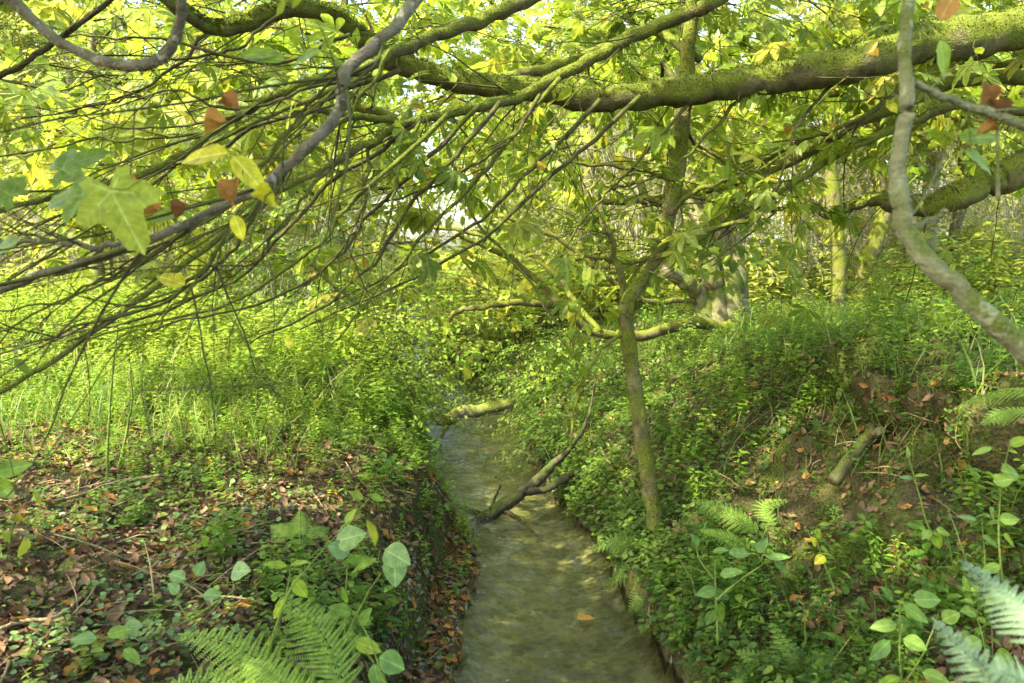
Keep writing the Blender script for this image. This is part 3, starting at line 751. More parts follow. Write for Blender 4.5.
# grass
mb = MB()
p, n, dl, dr = scat(13000, 2.4, 12, 1.2)
k = ((dl > .9) & (p[:, 1] > 3.9)) | ((dr > 1.2)) & (rg.random(len(p)) < .8) | ((dr > 0) & (rg.random(len(p)) < .15)); p = p[k]; N = len(p)
s = rg.uniform(.12, .42, N); put(mb, BL, p, rdir(N, .0), rup(N, .22), s, rg.random(N) ** 1.5)
p, n, dl, dr = scat(9000, 4.6, 10, 1.2, 'L'); k = (dl > .5) & (fbm(p[:, 0] * .9, p[:, 1] * .9, 2) > -.15); p = p[k]; N = len(p)
put(mb, BL, p, rdir(N, .0), rup(N, .2), rg.uniform(.4, .85, N) * (.4 + .6 * sm(4.6, 6.5, p[:, 1])), rg.random(N) * .8 + .2)
props(mb.build('grass', M['grass']), 'thin green grass blades rising through the herbs on both banks', 'grass', kind='stuff')
# bare roots and dry stems hanging from the turf lip
mb = MB()
for k in range(150):
    px = rg.uniform(690, 1040); py = 400 + rg.normal(0, 22) - (px - 850) * .05
    q = G(px, py); L = rg.uniform(.12, .45); side = rg.normal(0, .1)
    q = q + np.array([-.03, -.03, .03])
    pts = [[*q, .0035], [q[0] - .06 + side * .5, q[1] - .05, q[2] - L * .3, .0025], [q[0] - .12 + side, q[1] - .10, q[2] - L * .75, .0012]]
    pts = np.array(pts)
    for a in pts: a[2] = max(a[2], H(a[0], a[1]) + .01)
    tube(mb, wiggle(resample(pts, 9), .02), 3)
props(mb.build('hanging_roots', M['straw']), 'thin bare roots and dry stems trailing down the eroded right bank', 'roots', kind='stuff')

# ------------------------------------------------------------------ wood builders
def pxbranch(pts, rpx, n=None, wig=0.012):
    """pts: (px,py,depth); rpx: radius in pixels at first/last or per point -> world rows x,y,z,r"""
    rr = np.interp(np.linspace(0, 1, len(pts)), np.linspace(0, 1, len(rpx)), rpx)
    w_ = np.array([[*P(a, b, d), r * d / F] for (a, b, d), r in zip(pts, rr)])
    return wiggle(resample(w_, n or max(12, len(pts) * 7)), wig)
def side_twigs(mb, pr, num, L0, L1, r0, bias=(0, 0, 0), spread=.9, u0=.1, u1=1.0, sub=3, tips=None, curl=-.15, sides=4):
    n = len(pr)
    for k in range(num):
        u = random.uniform(u0, u1); i = min(int(u * (n - 1)), n - 2)
        p = pr[i, :3]; T = pr[i + 1, :3] - pr[i, :3]; T = T / (np.linalg.norm(T) + 1e-9)
        d = T + rg.normal(0, spread, 3) * np.array([1, 1, .8]) + np.array(bias); d /= np.linalg.norm(d)
        L = random.uniform(L0, L1); c = rg.normal(0, .25, 3) + np.array([0, 0, curl])
        t = np.linspace(0, 1, 10)[:, None]
        q = p + d * L * t + c * L * t * t
        r_ = min(r0 * random.uniform(.6, 1.2), pr[i, 3] * .8)
        seg = wiggle(np.hstack([q, r_ * (1 - .8 * t)]), .018 * L / .5, 1.6); tube(mb, seg, sides, cap=False)
        if tips is not None: tips.append((seg[-1, :3], seg[-1, :3] - seg[-3, :3], L)); tips.append((seg[6, :3], seg[7, :3] - seg[5, :3], L))
        for s in range(sub):
            j = random.randint(3, 8); T2 = seg[j + 1, :3] - seg[j, :3]; T2 = T2 / (np.linalg.norm(T2) + 1e-9)
            d2 = T2 + rg.normal(0, .7, 3); d2 /= np.linalg.norm(d2); L2 = L * random.uniform(.2, .55)
            t2 = np.linspace(0, 1, 6)[:, None]
            q2 = seg[j, :3] + d2 * L2 * t2 + rg.normal(0, .2, 3) * L2 * t2 ** 2
            tube(mb, np.hstack([q2, r_ * .5 * (1 - .75 * t2)]), 3, cap=False)
            if tips is not None: tips.append((q2[-1], d2, L2))
def leaves_at(lf, tips, tm, frac, s0, s1, tint=(0.2, .8), num=(1, 3)):
    P_, X_, S_ = [], [], []
    for p, d, L in tips:
        if random.random() > frac: continue
        for k in range(random.randint(*num)):
            a = d / (np.linalg.norm(d) + 1e-9) + rg.normal(0, .6, 3) + np.array([0, 0, -.1])
            P_.append(p + rg.normal(0, .03, 3)); X_.append(a); S_.append(random.uniform(s0, s1))
    if P_: put(lf, tm, np.array(P_), np.array(X_), rup(len(P_), .5), np.array(S_), rg.uniform(*tint, len(P_)))

# ---- the overhanging tree rooted off to the right, its bough crossing the picture
A = thing('overhanging_tree', 'big tree off the right edge whose thick mossy bough spans the whole top', 'tree', (3.9, 4.6, H(3.9, 4.6) - .05))
mb = MB(); tube(mb, wiggle(resample([[3.9, 4.6, 1.0, .26], [3.85, 4.55, 1.9, .2], [3.8, 4.5, 3.0, .18], [3.9, 4.5, 4.5, .14], [3.8, 4.6, 6.5, .07]], 40), .04), 14, .15); mb.build('trunk', M['trunk'], A)
def part(rows, mat, sides=8, lump=.15, name='branch', root=A, label=None):
    m_ = MB(); tube(m_, rows, sides, lump); o = m_.build(name, mat, root)
    if label: o['label'] = label
    return rows
bough = pxbranch([(1260, 0, 4.5), (1150, 8, 4.4), (1060, 22, 4.3), (990, 34, 4.2), (930, 42, 4.1), (870, 60, 4.0), (815, 72, 4.0), (760, 80, 4.0), (700, 89, 4.0), (640, 95, 4.0), (590, 98, 4.0), (540, 92, 3.95), (480, 84, 3.9), (430, 75, 3.85), (388, 62, 3.8), (362, 38, 3.7), (330, 14, 3.6), (285, 10, 3.5), (245, 24, 3.45), (212, 28, 3.4), (180, 10, 3.3), (140, -20, 3.2)], [23, 21, 19, 17, 14, 12, 11, 10, 9, 8, 7, 6], wig=.02)
part(bough, M['bough'], 14, .25, 'bough', label='thick mossy bough running level across the top')
lowb = pxbranch([(1200, 150, 4.6), (1080, 158, 4.6), (1024, 168, 4.6), (985, 184, 4.6), (945, 200, 4.6), (905, 208, 4.7), (870, 200, 4.8), (835, 215, 4.9), (800, 205, 5.0), (770, 215, 5.1)], [20, 18, 14, 11, 6, 3, 1.2], wig=.04)
part(lowb, M['bough'], 12, .3, 'bough', label='stout brown green limb at the right edge below the main bough')
BR = []
def br(pts, r, mat='bough', sides=7, wig=.02, **k):
    q = pxbranch(pts, r, wig=wig); part(q, M[mat], sides, .15, **k); BR.append(q); return q
b2 = br([(1150, -160, 4.3), (950, -120, 4.0), (800, -50, 3.8), (715, 0, 3.6), (690, 12, 3.6), (645, 30, 3.6), (600, 54, 3.6), (560, 76, 3.55), (525, 94, 3.5), (490, 105, 3.4), (450, 114, 3.3), (415, 122, 3.2), (380, 138, 3.1), (330, 165, 3.0), (260, 205, 2.9), (180, 270, 2.8), (90, 335, 2.7), (0, 392, 2.6), (-60, 425, 2.5)], [10, 9, 7, 6, 5, 4, 3.5, 3, 2.5])
b3 = br([(900, -160, 4.2), (700, -90, 3.8), (570, -25, 3.6), (520, 2, 3.5), (475, 22, 3.4), (435, 35, 3.3), (400, 52, 3.2), (365, 66, 3.1), (330, 80, 3.0), (285, 90, 2.9), (240, 115, 2.9), (190, 150, 2.8), (130, 180, 2.7), (60, 195, 2.6), (-20, 215, 2.5)], [10, 8, 6, 5, 3.5, 2.5])
g1 = br([(760, -260, 3.9), (600, -160, 3.0), (480, -70, 2.3), (415, 0, 2.0), (400, 22, 1.95), (375, 45, 1.9), (347, 68, 1.85), (343, 90, 1.8), (336, 115, 1.8), (310, 145, 1.75), (280, 172, 1.75), (258, 190, 1.7), (215, 210, 1.7), (160, 236, 1.65), (100, 258, 1.65), (50, 272, 1.6), (0, 288, 1.6), (-60, 305, 1.6)], [8, 7, 6, 5.6, 5.4, 5, 4.5, 4.2, 4], 'grey', 9, .006, label='smooth grey foreground branch sweeping down to the left edge')
br([(160, 237, 1.66), (120, 246, 1.7), (60, 245, 1.7), (0, 244, 1.7), (-50, 240, 1.7)], [3, 2.2], 'grey')
br([(1150, 75, 4.6), (1030, 76, 4.5), (960, 82, 4.5), (905, 102, 4.5), (855, 124, 4.5), (800, 155, 4.6), (755, 176, 4.6), (705, 190, 4.7), (650, 200, 4.7), (600, 202, 4.7)], [8, 7, 6, 5, 3])
br([(1150, 100, 4.6), (1030, 112, 4.6), (965, 104, 4.5), (905, 124, 4.5), (850, 148, 4.4), (800, 180, 4.4), (745, 213, 4.3), (700, 238, 4.3), (655, 258, 4.3)], [5, 4.5, 3.5, 2.5])
br([(1100, 40, 4.9), (1024, 62, 4.9), (960, 72, 4.9), (900, 92, 5.0), (830, 95, 5.0)], [7, 5, 3])
br([(380, 85, 3.8), (350, 100, 3.7), (395, 118, 3.6), (360, 118, 3.5), (310, 108, 3.4)], [5, 3])
br([(700, 60, 4.2), (650, 30, 4.4), (600, 50, 4.3), (560, 65, 4.2), (500, 78, 4.1), (455, 78, 4.0)], [4, 6, 5])
br([(915, 72, 4.1), (860, 120, 4.2), (800, 140, 4.4), (760, 165, 4.5)], [3, 1.6])
# long drooping arcs of the left fan
fan = [
 ((372, 75), (240, 130), (110, 215), (-30, 305), 3.4), ((400, 70), (300, 110), (180, 165), (-30, 260), 3.2), ((420, 120), (330, 185), (215, 290), (-30, 365), 3.2),
 ((450, 112), (360, 200), (255, 290), (60, 350), 3.0), ((480, 105), (385, 200), (300, 285), (150, 330), 3.3), ((500, 102), (420, 200), (345, 290), (250, 345), 3.3),
 ((560, 78), (480, 175), (400, 262), (330, 345), 3.5), ((600, 100), (525, 175), (455, 240), (330, 300), 3.7), ((640, 96), (560, 170), (470, 245), (300, 330), 3.8),
 ((345, 82), (255, 165), (150, 260), (-30, 340), 2.6), ((335, 118), (255, 215), (190, 290), (60, 340), 2.3), ((300, 155), (230, 240), (150, 310), (-20, 352), 2.2),
 ((420, 120), (400, 180), (375, 260), (352, 330), 3.2), ((370, 140), (365, 200), (345, 250), (285, 300), 3.1), ((290, 90), (235, 110), (170, 90), (90, 110), 3.0),
 ((250, 110), (180, 140), (100, 140), (-20, 160), 3.2), ((212, 28), (170, 70), (110, 100), (-30, 130), 3.4), ((285, 10), (230, 50), (160, 60), (60, 90), 3.4),
 ((390, 50), (345, 115), (250, 200), (130, 300), 2.8), ((350, 35), (270, 60), (160, 40), (60, 35), 3.3), ((380, 60), (300, 95), (200, 120), (90, 130), 3.0), ((440, 120), (470, 210), (520, 270), (560, 330), 3.8),
 ((540, 95), (500, 150), (430, 185), (330, 215), 3.4), ((700, 90), (640, 160), (600, 200), (560, 260), 4.0), ((760, 82), (700, 140), (665, 175), (620, 190), 4.1), ((860, 66), (800, 120), (770, 200), (720, 250), 4.1),
 ((230, 205), (150, 250), (60, 300), (-30, 312), 2.0), ((265, 190), (200, 270), (160, 320), (110, 345), 2.0), ((330, 170), (290, 215), (255, 260), (205, 285), 2.3)]
for k, (a, b, c, d, dep) in enumerate(fan):
    r0 = 2.7 if k < 12 else 2.1
    br([(*a, dep), (*b, dep - .1), (*c, dep - .15), (*d, dep - .2)], [r0, r0 * .8, r0 * .6, r0 * .35], 'twig' if k % 3 else 'bough', 6, .03)
tw = MB(); tips = []
for q in BR[3:4]: side_twigs(tw, q, 18, .10, .35, .003, (-.3, 0, -.1), .6, .25, .95, 2)
for k, q in enumerate(BR[:3]): side_twigs(tw, q, 13, .4, 1.0, .0045, (-.2, 0, -.1), .5, .25, .98, 3, tips, curl=-.1)
for q in BR[5:10]: side_twigs(tw, q, 16, .25, .8, .005, (-.4, 0, -.15), .7, .15, .98, 3, tips)
for q in BR[10:]: side_twigs(tw, q, 5, .2, .7, .003, (-.1, 0, -.05), .55, .15, .95, 3, tips, curl=.0)
side_twigs(tw, bough, 40, .2, .8, .005, (-.2, 0, -.2), .9, .15, .95, 3, tips)
side_twigs(tw, lowb, 14, .3, .9, .006, (-.2, 0, -.6), .8, .2, 1, 4, tips)
props(tw.build('twigs', M['twig'], A), kind='stuff')
lf = MB()
near_ = [q_ for q_ in tips if q_[0][1] < 3.1]; far_ = [q_ for q_ in tips if q_[0][1] >= 3.1]
leaves_at(lf, far_, PA, .10, .10, .15, (.2, .9)); leaves_at(lf, far_, OV, .22, .05, .09, (.2, 1)); leaves_at(lf, near_, OV, .10, .03, .05, (.3, 1))
lf.build('foliage', M['canopy_yellow'], A)
# the leaf sprays carried above the bough
def volume(lf, tw, kind, c, r, N, s0, s1, tilt=.35, tint=None):
    d = rg.normal(0, 1, (N, 3)); d /= np.linalg.norm(d, axis=1)[:, None]; d *= (rg.random(N) ** .45)[:, None]
    p = np.array(c) + d * np.array(r)
    X = d * np.array([1, 1, .3]) + rg.normal(0, .5, (N, 3)) * np.array([1, 1, .3]) + np.array([0, 0, -.15])
    sprays(lf, tw, kind, p, X, rg.uniform(s0, s1, N), tilt, None if tint is None else np.clip(rg.normal(tint, .15, N), 0, 1))
lf = MB(); tw2 = MB()
for (px, py, d, rx_, ry_, rz_, n_) in [(700, 20, 5.2, 1.0, .8, .35, 26), (820, 10, 5.3, 1.0, .8, .35, 26), (960, 100, 6.0, .8, .6, .3, 8), (840, 110, 6.2, .8, .5, .25, 9), (560, 20, 5.0, .9, .6, .3, 16), (980, 0, 5, .8, .7, .3, 12), (330, 60, 4.6, .8, .6, .4, 14), (180, 80, 4.6, 1.0, .7, .5, 20), (60, 120, 4.6, .9, .7, .5, 18), (460, 60, 4.8, .8, .6, .3, 14)]:
    volume(lf, tw2, 'palm' if n_ % 4 else 'lobe', P(px, py, d), (rx_, ry_, rz_), n_, .6, 1.0, tint=.6)
lf.build('foliage', M['canopy'], A, None)['label'] = 'large palmate leaves above and behind the bough'
props(tw2.build('twigs', M['twig'], A), kind='stuff')
# individual hanging leaves in the foreground
def leaf(root, px, py, d, tm, size, ang, mat, name='leaf', tilt=(0, -.7, .7), tint=.5, label=None, stalk=None):
    m_ = MB(); X = np.array([math.cos(R(ang)), 0.15, math.sin(R(ang))])
    v, t, q = tm[:3]
    put(m_, tm[:3], P(px, py, d), X[None], np.array([tilt]), size, tint)
    if stalk is not None:
        a = P(*stalk, d); b = P(px, py, d); tube(m_, resample([[*a, .0012], [*((a + b) / 2 + [0, 0, -.01]), .001], [*b, .001]], 6), 4)
    o = m_.build(name, mat, root)
    if label: o['label'] = label
    return o
def fine(tm_f, it=1):
    return tm_f
leaf(A, 228, 153, 1.5, FO, .10, 184, M['yellow'], label='broad yellow leaf hanging to the left', stalk=(240, 185))
leaf(A, 232, 156, 1.5, FO, .088, -48, M['yellow'], label='yellow leaf hanging down to the right', tint=.1, stalk=(240, 185))
leaf(A, 240, 178, 1.5, CF, .06, -112, M['brown'], label='curled rust brown leaf', tint=.6, stalk=(243, 170))
leaf(A, 250, 196, 1.5, CF, .055, -20, M['yellow'], tint=.3)
leaf(A, 228, 122, 1.5, CF2, .055, 200, M['brown'], tint=.75); leaf(A, 240, 110, 1.5, CF, .05, 160, M['brown'], tint=.5)
leaf(A, 234, 215, 1.5, FO, .05, -75, M['yellow'], tint=.8)
leaf(A, 165, 210, 1.5, CF, .05, 190, M['brown'], tint=.9); leaf(A, 190, 205, 1.5, CF, .045, 220, M['brown'], tint=.2); leaf(A, 140, 190, 1.6, CF, .05, 170, M['brown'], tint=.7)
leaf(A, 240, 56, 1.8, FO, .09, 10, M['lime']); leaf(A, 285, 60, 1.8, FO, .09, 170, M['lime'], tint=.2); leaf(A, 320, 50, 1.8, FO, .07, 200, M['maple'])
leaf(A, 110, 188, 1.4, LF, .115, 290, M['maple'], tint=.85, label='large lobed green leaf with yellow edge', stalk=(140, 180), tilt=(.1, -.9, .45))
leaf(A, 85, 195, 1.5, LF, .085, 185, M['maple'], tint=.2, stalk=(140, 180), tilt=(0, -.8, .6))
leaf(A, 12, 196, 1.6, LF, .08, 150, M['maple'], tint=.1, tilt=(0, -.7, .7)); leaf(A, 60, 170, 1.7, LF, .1, 30, M['maple'], tint=.0, tilt=(0, -.7, .7))
leaf(A, 20, 240, 1.5, FO, .08, 200, M['maple'], tint=.5)
leaf(A, 150, 220, 1.6, FO, .08, 20, M['lime']); leaf(A, 185, 285, 1.9, FO, .08, 160, M['yellow'], tint=.2)

# ---- left foreground tree with a U shaped branch
Lt = thing('foreground_tree', 'near tree whose bare U shaped branch dips into the top left corner', 'tree', (-2.6, 1.0, H(-2.6, 1.0)))
mb = MB(); tube(mb, wiggle(resample([[-2.6, 1, .5, .12], [-2.55, 1.05, 1.6, .1], [-2.4, 1.2, 2.7, .08], [-2.3, 1.3, 4, .05]], 30), .03), 10, .15); mb.build('trunk', M['grey'], Lt)
u1 = pxbranch([(-600, -300, 1.7), (-300, -170, 1.7), (-60, -60, 1.7), (12, 0, 1.7), (40, 27, 1.7), (75, 50, 1.7), (112, 64, 1.7), (142, 66, 1.7), (166, 54, 1.7), (178, 30, 1.68), (181, 5, 1.66), (178, -60, 1.6)], [14, 10, 5, 5, 6, 5, 5], wig=.005)
part(u1, M['grey'], 9, .12, root=Lt, label='bare U shaped branch')
u2 = pxbranch([(-600, -300, 1.9), (-100, 120, 2.4), (0, 76, 2.4), (50, 45, 2.4), (110, 0, 2.4), (160, -50, 2.4)], [5, 3.2, 3, 2], wig=.01); part(u2, M['twig'], 6, root=Lt)
u3 = pxbranch([(-100, 40, 2.2), (0, 0, 2.2), (25, -20, 2.2)], [6, 3]); part(u3, M['grey'], 6, root=Lt)
tw = MB(); tips = []; side_twigs(tw, u2, 10, .1, .4, .003, sub=2, tips=tips); side_twigs(tw, u1, 6, .08, .25, .002, sub=1)
props(tw.build('twigs', M['twig'], Lt), kind='stuff')

lf = MB(); tw2 = MB()  # leaf roof out of view, added overhead to shade the near banks
for (cx_, cy_, cz_, n_) in [(-5.5, -3.0, 4.6, 42), (-3.5, -3.5, 4.9, 44), (-1.5, -3.0, 5.0, 44), (-4.8, -1.0, 4.7, 44), (-2.6, -1.2, 5.0, 47), (-.6, -1.0, 5.0, 44), (-4.2, 1.0, 4.9, 46), (-2.2, .8, 5.2, 44), (-.3, 1.0, 5.2, 36), (1.2, -2.2, 5.0, 32), (1.6, .3, 5.3, 20)]:
    volume(lf, tw2, 'palm', np.array([cx_, cy_, cz_]), (1.35, 1.25, .55), n_, .9, 1.4, tint=.5)
    q_ = wiggle(resample([[-2.4, 1.2, 2.9, .05], [(-2.4 + cx_) / 2, (1.2 + cy_) / 2, 4.2, .035], [cx_, cy_, cz_, .012]], 20), .08); tube(tw2, q_, 6)
lf.build('crown', M['canopy'], Lt); props(tw2.build('limbs', M['twig'], Lt), kind='stuff')  # crown and limbs here form the added shading roof

# ---- pale leaning sapling in the right foreground
S = thing('leaning_sapling', 'pale smooth out of focus stem curving down the right side close to the camera', 'sapling', (1.55, 1.15, H(1.55, 1.15)))
s1 = pxbranch([(1600, 800, 1.15), (1400, 660, 1.15), (1200, 500, 1.15), (1070, 388, 1.15), (1024, 350, 1.15), (985, 316, 1.15), (945, 276, 1.16), (915, 246, 1.17), (901, 212, 1.18), (899, 165, 1.2), (907, 110, 1.2), (905, 55, 1.22), (909, 0, 1.25), (920, -80, 1.3)], [18, 15, 13, 11, 10, 9, 8, 7, 6, 5], wig=.006)
part(s1, M['pale'], 14, .22, 'stem', S)
s2 = pxbranch([(915, 82, 1.22), (945, 98, 1.25), (985, 112, 1.28), (1024, 124, 1.3), (1100, 150, 1.35)], [3, 4.5, 5, 5], wig=.004); part(s2, M['pale'], 8, root=S)
s3 = pxbranch([(898, 232, 1.18), (915, 226, 1.19), (935, 218, 1.2), (948, 212, 1.2)], [3, 2.2]); part(s3, M['pale'], 6, root=S)
tw = MB(); tips = []; side_twigs(tw, s2, 5, .06, .2, .002, sub=1, tips=tips); side_twigs(tw, s1, 6, .05, .2, .002, sub=1, u0=.4, tips=tips); props(tw.build('twigs', M['pale'], S), kind='stuff')
leaf(S, 982, 82, 1.3, CF, .045, -80, M['brown'], tint=.3, label='curled brown dead leaf'); leaf(S, 988, 100, 1.3, CF, .045, -60, M['brown'], tint=.15)
leaf(S, 998, 130, 1.3, CF, .035, 190, M['brown'], tint=.8); leaf(S, 940, 20, 1.3, FO, .06, 60, M['brown'], tint=.9); leaf(S, 940, 40, 1.3, FO, .06, -70, M['lime'])
leaf(S, 960, 140, 1.35, FO, .08, 10, M['lime']); leaf(S, 965, 150, 1.35, FO, .07, -30, M['lime'], tint=.1); leaf(S, 945, 15, 1.3, FO, .05, 20, M['yellow'], tint=.2)
m_ = MB(); a = pxbranch([(997, 128, 1.3), (998, 160, 1.3), (998, 198, 1.3)], [1.8, 1.4, 2.2], wig=.001); part(a, M['pale'], 6, root=S, name='twig')

def moss_on(rows, parent, N, top=.0, s=(.006, .016)):
    m_ = MB(); n = len(rows); i = rg.integers(1, n - 1, N); f_ = rg.random(N)[:, None]
    c = rows[i] * (1 - f_) + rows[np.minimum(i + 1, n - 1)] * f_
    T = rows[np.minimum(i + 1, n - 1), :3] - rows[i - 1, :3]; T /= np.linalg.norm(T, axis=1)[:, None]
    d = rg.normal(0, 1, (N, 3)); d -= (d * T).sum(1)[:, None] * T; d /= np.linalg.norm(d, axis=1)[:, None]
    pt = c[:, :3] + d * (c[:, 3:] * 1.0)
    k = (d[:, 2] + .6 * fbm(pt[:, 0] * 6 + pt[:, 2] * 4, pt[:, 1] * 6 + pt[:, 2] * 7, 3) > top); pt, d, T = pt[k], d[k], T[k]; N = len(pt)
    put(m_, DI, pt, d * .8 + rg.normal(0, .5, (N, 3)), T + rg.normal(0, .5, (N, 3)), rg.uniform(*s, N), np.clip(rg.random(N) * .8 + .1, 0, 1))
    props(m_.build('moss', M['moss'], parent), kind='stuff')
moss_on(bough, A, 26000, -.05); moss_on(lowb, A, 9000, -.1); moss_on(b2[10:], A, 7000, .1, (.004, .010)); moss_on(b3[10:], A, 4000, .1, (.004, .010))

# ---- standing trees
def tree(name, label, base, trunks, limbs, blobs, kind, leafmat, barkmat, group=None, cat='tree', tint=None, twigs=True, tn=0):
    """base: world point; trunks: list of row arrays; limbs: row arrays; blobs: (centre, radii, n, s0, s1)"""
    t = thing(name, label, cat, base, group)
    for q in trunks: m_ = MB(); tube(m_, q, 12, .22); m_.build('trunk', barkmat, t)
    for q in limbs: m_ = MB(); tube(m_, q, 7, .15); m_.build('limb', M['slender'], t)
    lf_, tw_ = MB(), MB()
    for c, r, n, s0, s1 in blobs:
        volume(lf_, tw_, kind, c, r, n, s0, s1, tint=tint)
        # thin limb from the nearest wood to the clump
        allp = np.vstack([q for q in trunks + limbs]); i = np.argmin(((allp[:, :3] - c) ** 2).sum(1) + (allp[:, 2] > c[2]) * 1.0)
        a_ = allp[i]; mid = (a_[:3] + c) / 2 + rg.normal(0, .12, 3)
        if np.linalg.norm(a_[:3] - c) > .15:
            l_ = wiggle(resample([[*a_[:3], a_[3] * .5], [*mid, a_[3] * .35], [*c, .004]], 14), .06)
            tube(tw_, l_, 5); side_twigs(tw_, l_, tn or 6, .3, .8, .005, sub=3)
    lf_.build('crown', leafmat, t)
    props(tw_.build('twigs', M['twig'], t), kind='stuff')
    return t
g = G(657, 543); d0 = g[1]
t1 = np.array([[*g, 12 * d0 / F]] + [[*P(a, b, d), r * d / F] for a, b, d, r in [(654, 512, d0 + .02, 9), (649, 480, d0 + .02, 8.5), (641, 430, d0 + .05, 8), (632, 370, d0 + .1, 7.3), (627, 330, d0 + .1, 7.3), (627, 305, d0 + .1, 8), (640, 278, d0 + .15, 8), (657, 252, d0 + .2, 8), (668, 215, d0 + .25, 8), (676, 170, d0 + .3, 8), (682, 120, d0 + .3, 8), (686, 80, d0 + .3, 7), (690, 30, d0 + .3, 7), (694, -30, d0 + .3, 6), (700, -150, d0 + .3, 5)]])
t1[0, 2] -= .05
t1 = wiggle(resample(t1, 80), .012)
def lim(pts, r, wig=.03): return pxbranch(pts, r, wig=wig)
d1 = d0 + .12
tree('slender_tree', 'slender mossy tree with a kinked trunk at the foot of the right bank', g, [t1],
     [lim([(627, 312, d1), (618, 270, d1), (605, 225, d1 - .1), (597, 190, d1 - .1)], [4.5, 2.5]), lim([(652, 258, d1 + .05), (620, 262, d1), (585, 258, d1 - .1), (560, 262, d1 - .2)], [3, 2, 1.5]),
      lim([(668, 215, d1 + .1), (700, 190, d1), (745, 175, d1)], [3, 1.8]), lim([(655, 258, d1), (700, 235, d1), (760, 215, d1)], [3, 2]), lim([(676, 180, d1), (630, 170, d1), (570, 160, d1)], [3, 1.5]), lim([(630, 330, d1), (600, 350, d1 - .1), (575, 400, d1 - .2), (570, 450, d1 - .3)], [2.2, 1.2])],
     [(P(640, 200, 4.4), (.55, .4, .22), 9, .45, .7), (P(600, 250, 4.2), (.4, .3, .2), 6, .35, .55), (P(730, 170, 4.6), (.4, .3, .2), 7, .4, .6), (P(650, 120, 4.8), (.6, .5, .25), 9, .5, .7), (P(560, 150, 4.4), (.4, .3, .2), 7, .4, .6), (P(700, 10, 4.6), (.7, .6, .3), 12, .5, .8)],
     'lobe', M['canopy'], M['slender'], tint=.5)
moss_on(t1, [o for o in COL.objects if o.name.startswith('slender_tree')][0], 7000, -.25, (.005, .012))
g2 = G(722, 338); D = g2[1]
def tr(pts, r, D, base=None, wig=.03):
    q = np.array([[*P(a, b, D + e), rr * D / F] for (a, b, e), rr in zip(pts, np.interp(np.linspace(0, 1, len(pts)), np.linspace(0, 1, len(r)), r))])
    if base is not None: q = np.vstack([[base[0], base[1], base[2] - .08, q[0, 3] * 1.15], q])
    return wiggle(resample(q, max(24, len(q) * 8)), wig)
tree('multi_stem_tree', 'tree with several stems from one base, a low limb reaching over the stream', g2,
     [tr([(700, 300, 0), (690, 285, -.1), (668, 268, -.2), (655, 240, -.2), (640, 180, -.3)], [9, 8, 7, 5, 4], D, g2), tr([(716, 300, 0), (708, 260, 0), (698, 215, .1), (690, 160, .1), (680, 60, .2), (676, -60, .2)], [11, 9, 8, 6], D, g2),
      tr([(732, 300, 0), (722, 250, .1), (712, 200, .1), (716, 120, .2), (722, 20, .2), (722, -100, .2)], [11, 9, 7, 5], D, g2 + [.1, 0, 0]), tr([(742, 310, .1), (736, 260, .1), (724, 200, .2), (735, 140, .2), (760, 40, .3), (770, -60, .3)], [9, 7, 5], D, g2 + [.2, 0, 0])],
     [tr([(745, 322, 0), (720, 328, -.2), (690, 322, -.4), (660, 332, -.6), (625, 336, -.7), (590, 330, -.8), (568, 315, -.9), (548, 292, -.9), (520, 266, -1.0), (485, 246, -1.1), (455, 235, -1.2)], [7, 6, 5, 4.5, 4, 3.5, 3, 2], D, g2), 
      tr([(585, 328, -.8), (560, 308, -.8), (530, 304, -.9), (495, 305, -1), (460, 310, -1), (448, 320, -1)], [4, 3, 2], D), tr([(600, 332, -.8), (575, 300, -.6), (560, 280, -.6), (530, 255, -.6), (470, 232, -.6), (410, 225, -.6)], [3, 2], D),
      tr([(700, 300, 0), (640, 300, -.4), (600, 270, -.6), (560, 240, -.7), (500, 215, -.8)], [3, 2], D)],
     [(P(700, 100, D), (1.3, .8, .5), 15, .6, 1.0), (P(800, 40, D), (1.3, .8, .6), 15, .6, 1.0), (P(600, 50, D), (1.3, .9, .6), 18, .6, 1.0), (P(620, 170, D), (.8, .5, .4), 8, .5, .8), (P(420, 10, D), (1.4, .9, .5), 20, .7, 1.0), (P(300, 0, D), (1.3, .9, .5), 18, .7, 1.0), (P(560, 230, D - .6), (.7, .4, .3), 8, .4, .7), (P(500, 100, D), (1.2, .9, .7), 20, .6, 1.0)],
     'lobe', M['canopy'], M['trunk'], tint=.55)
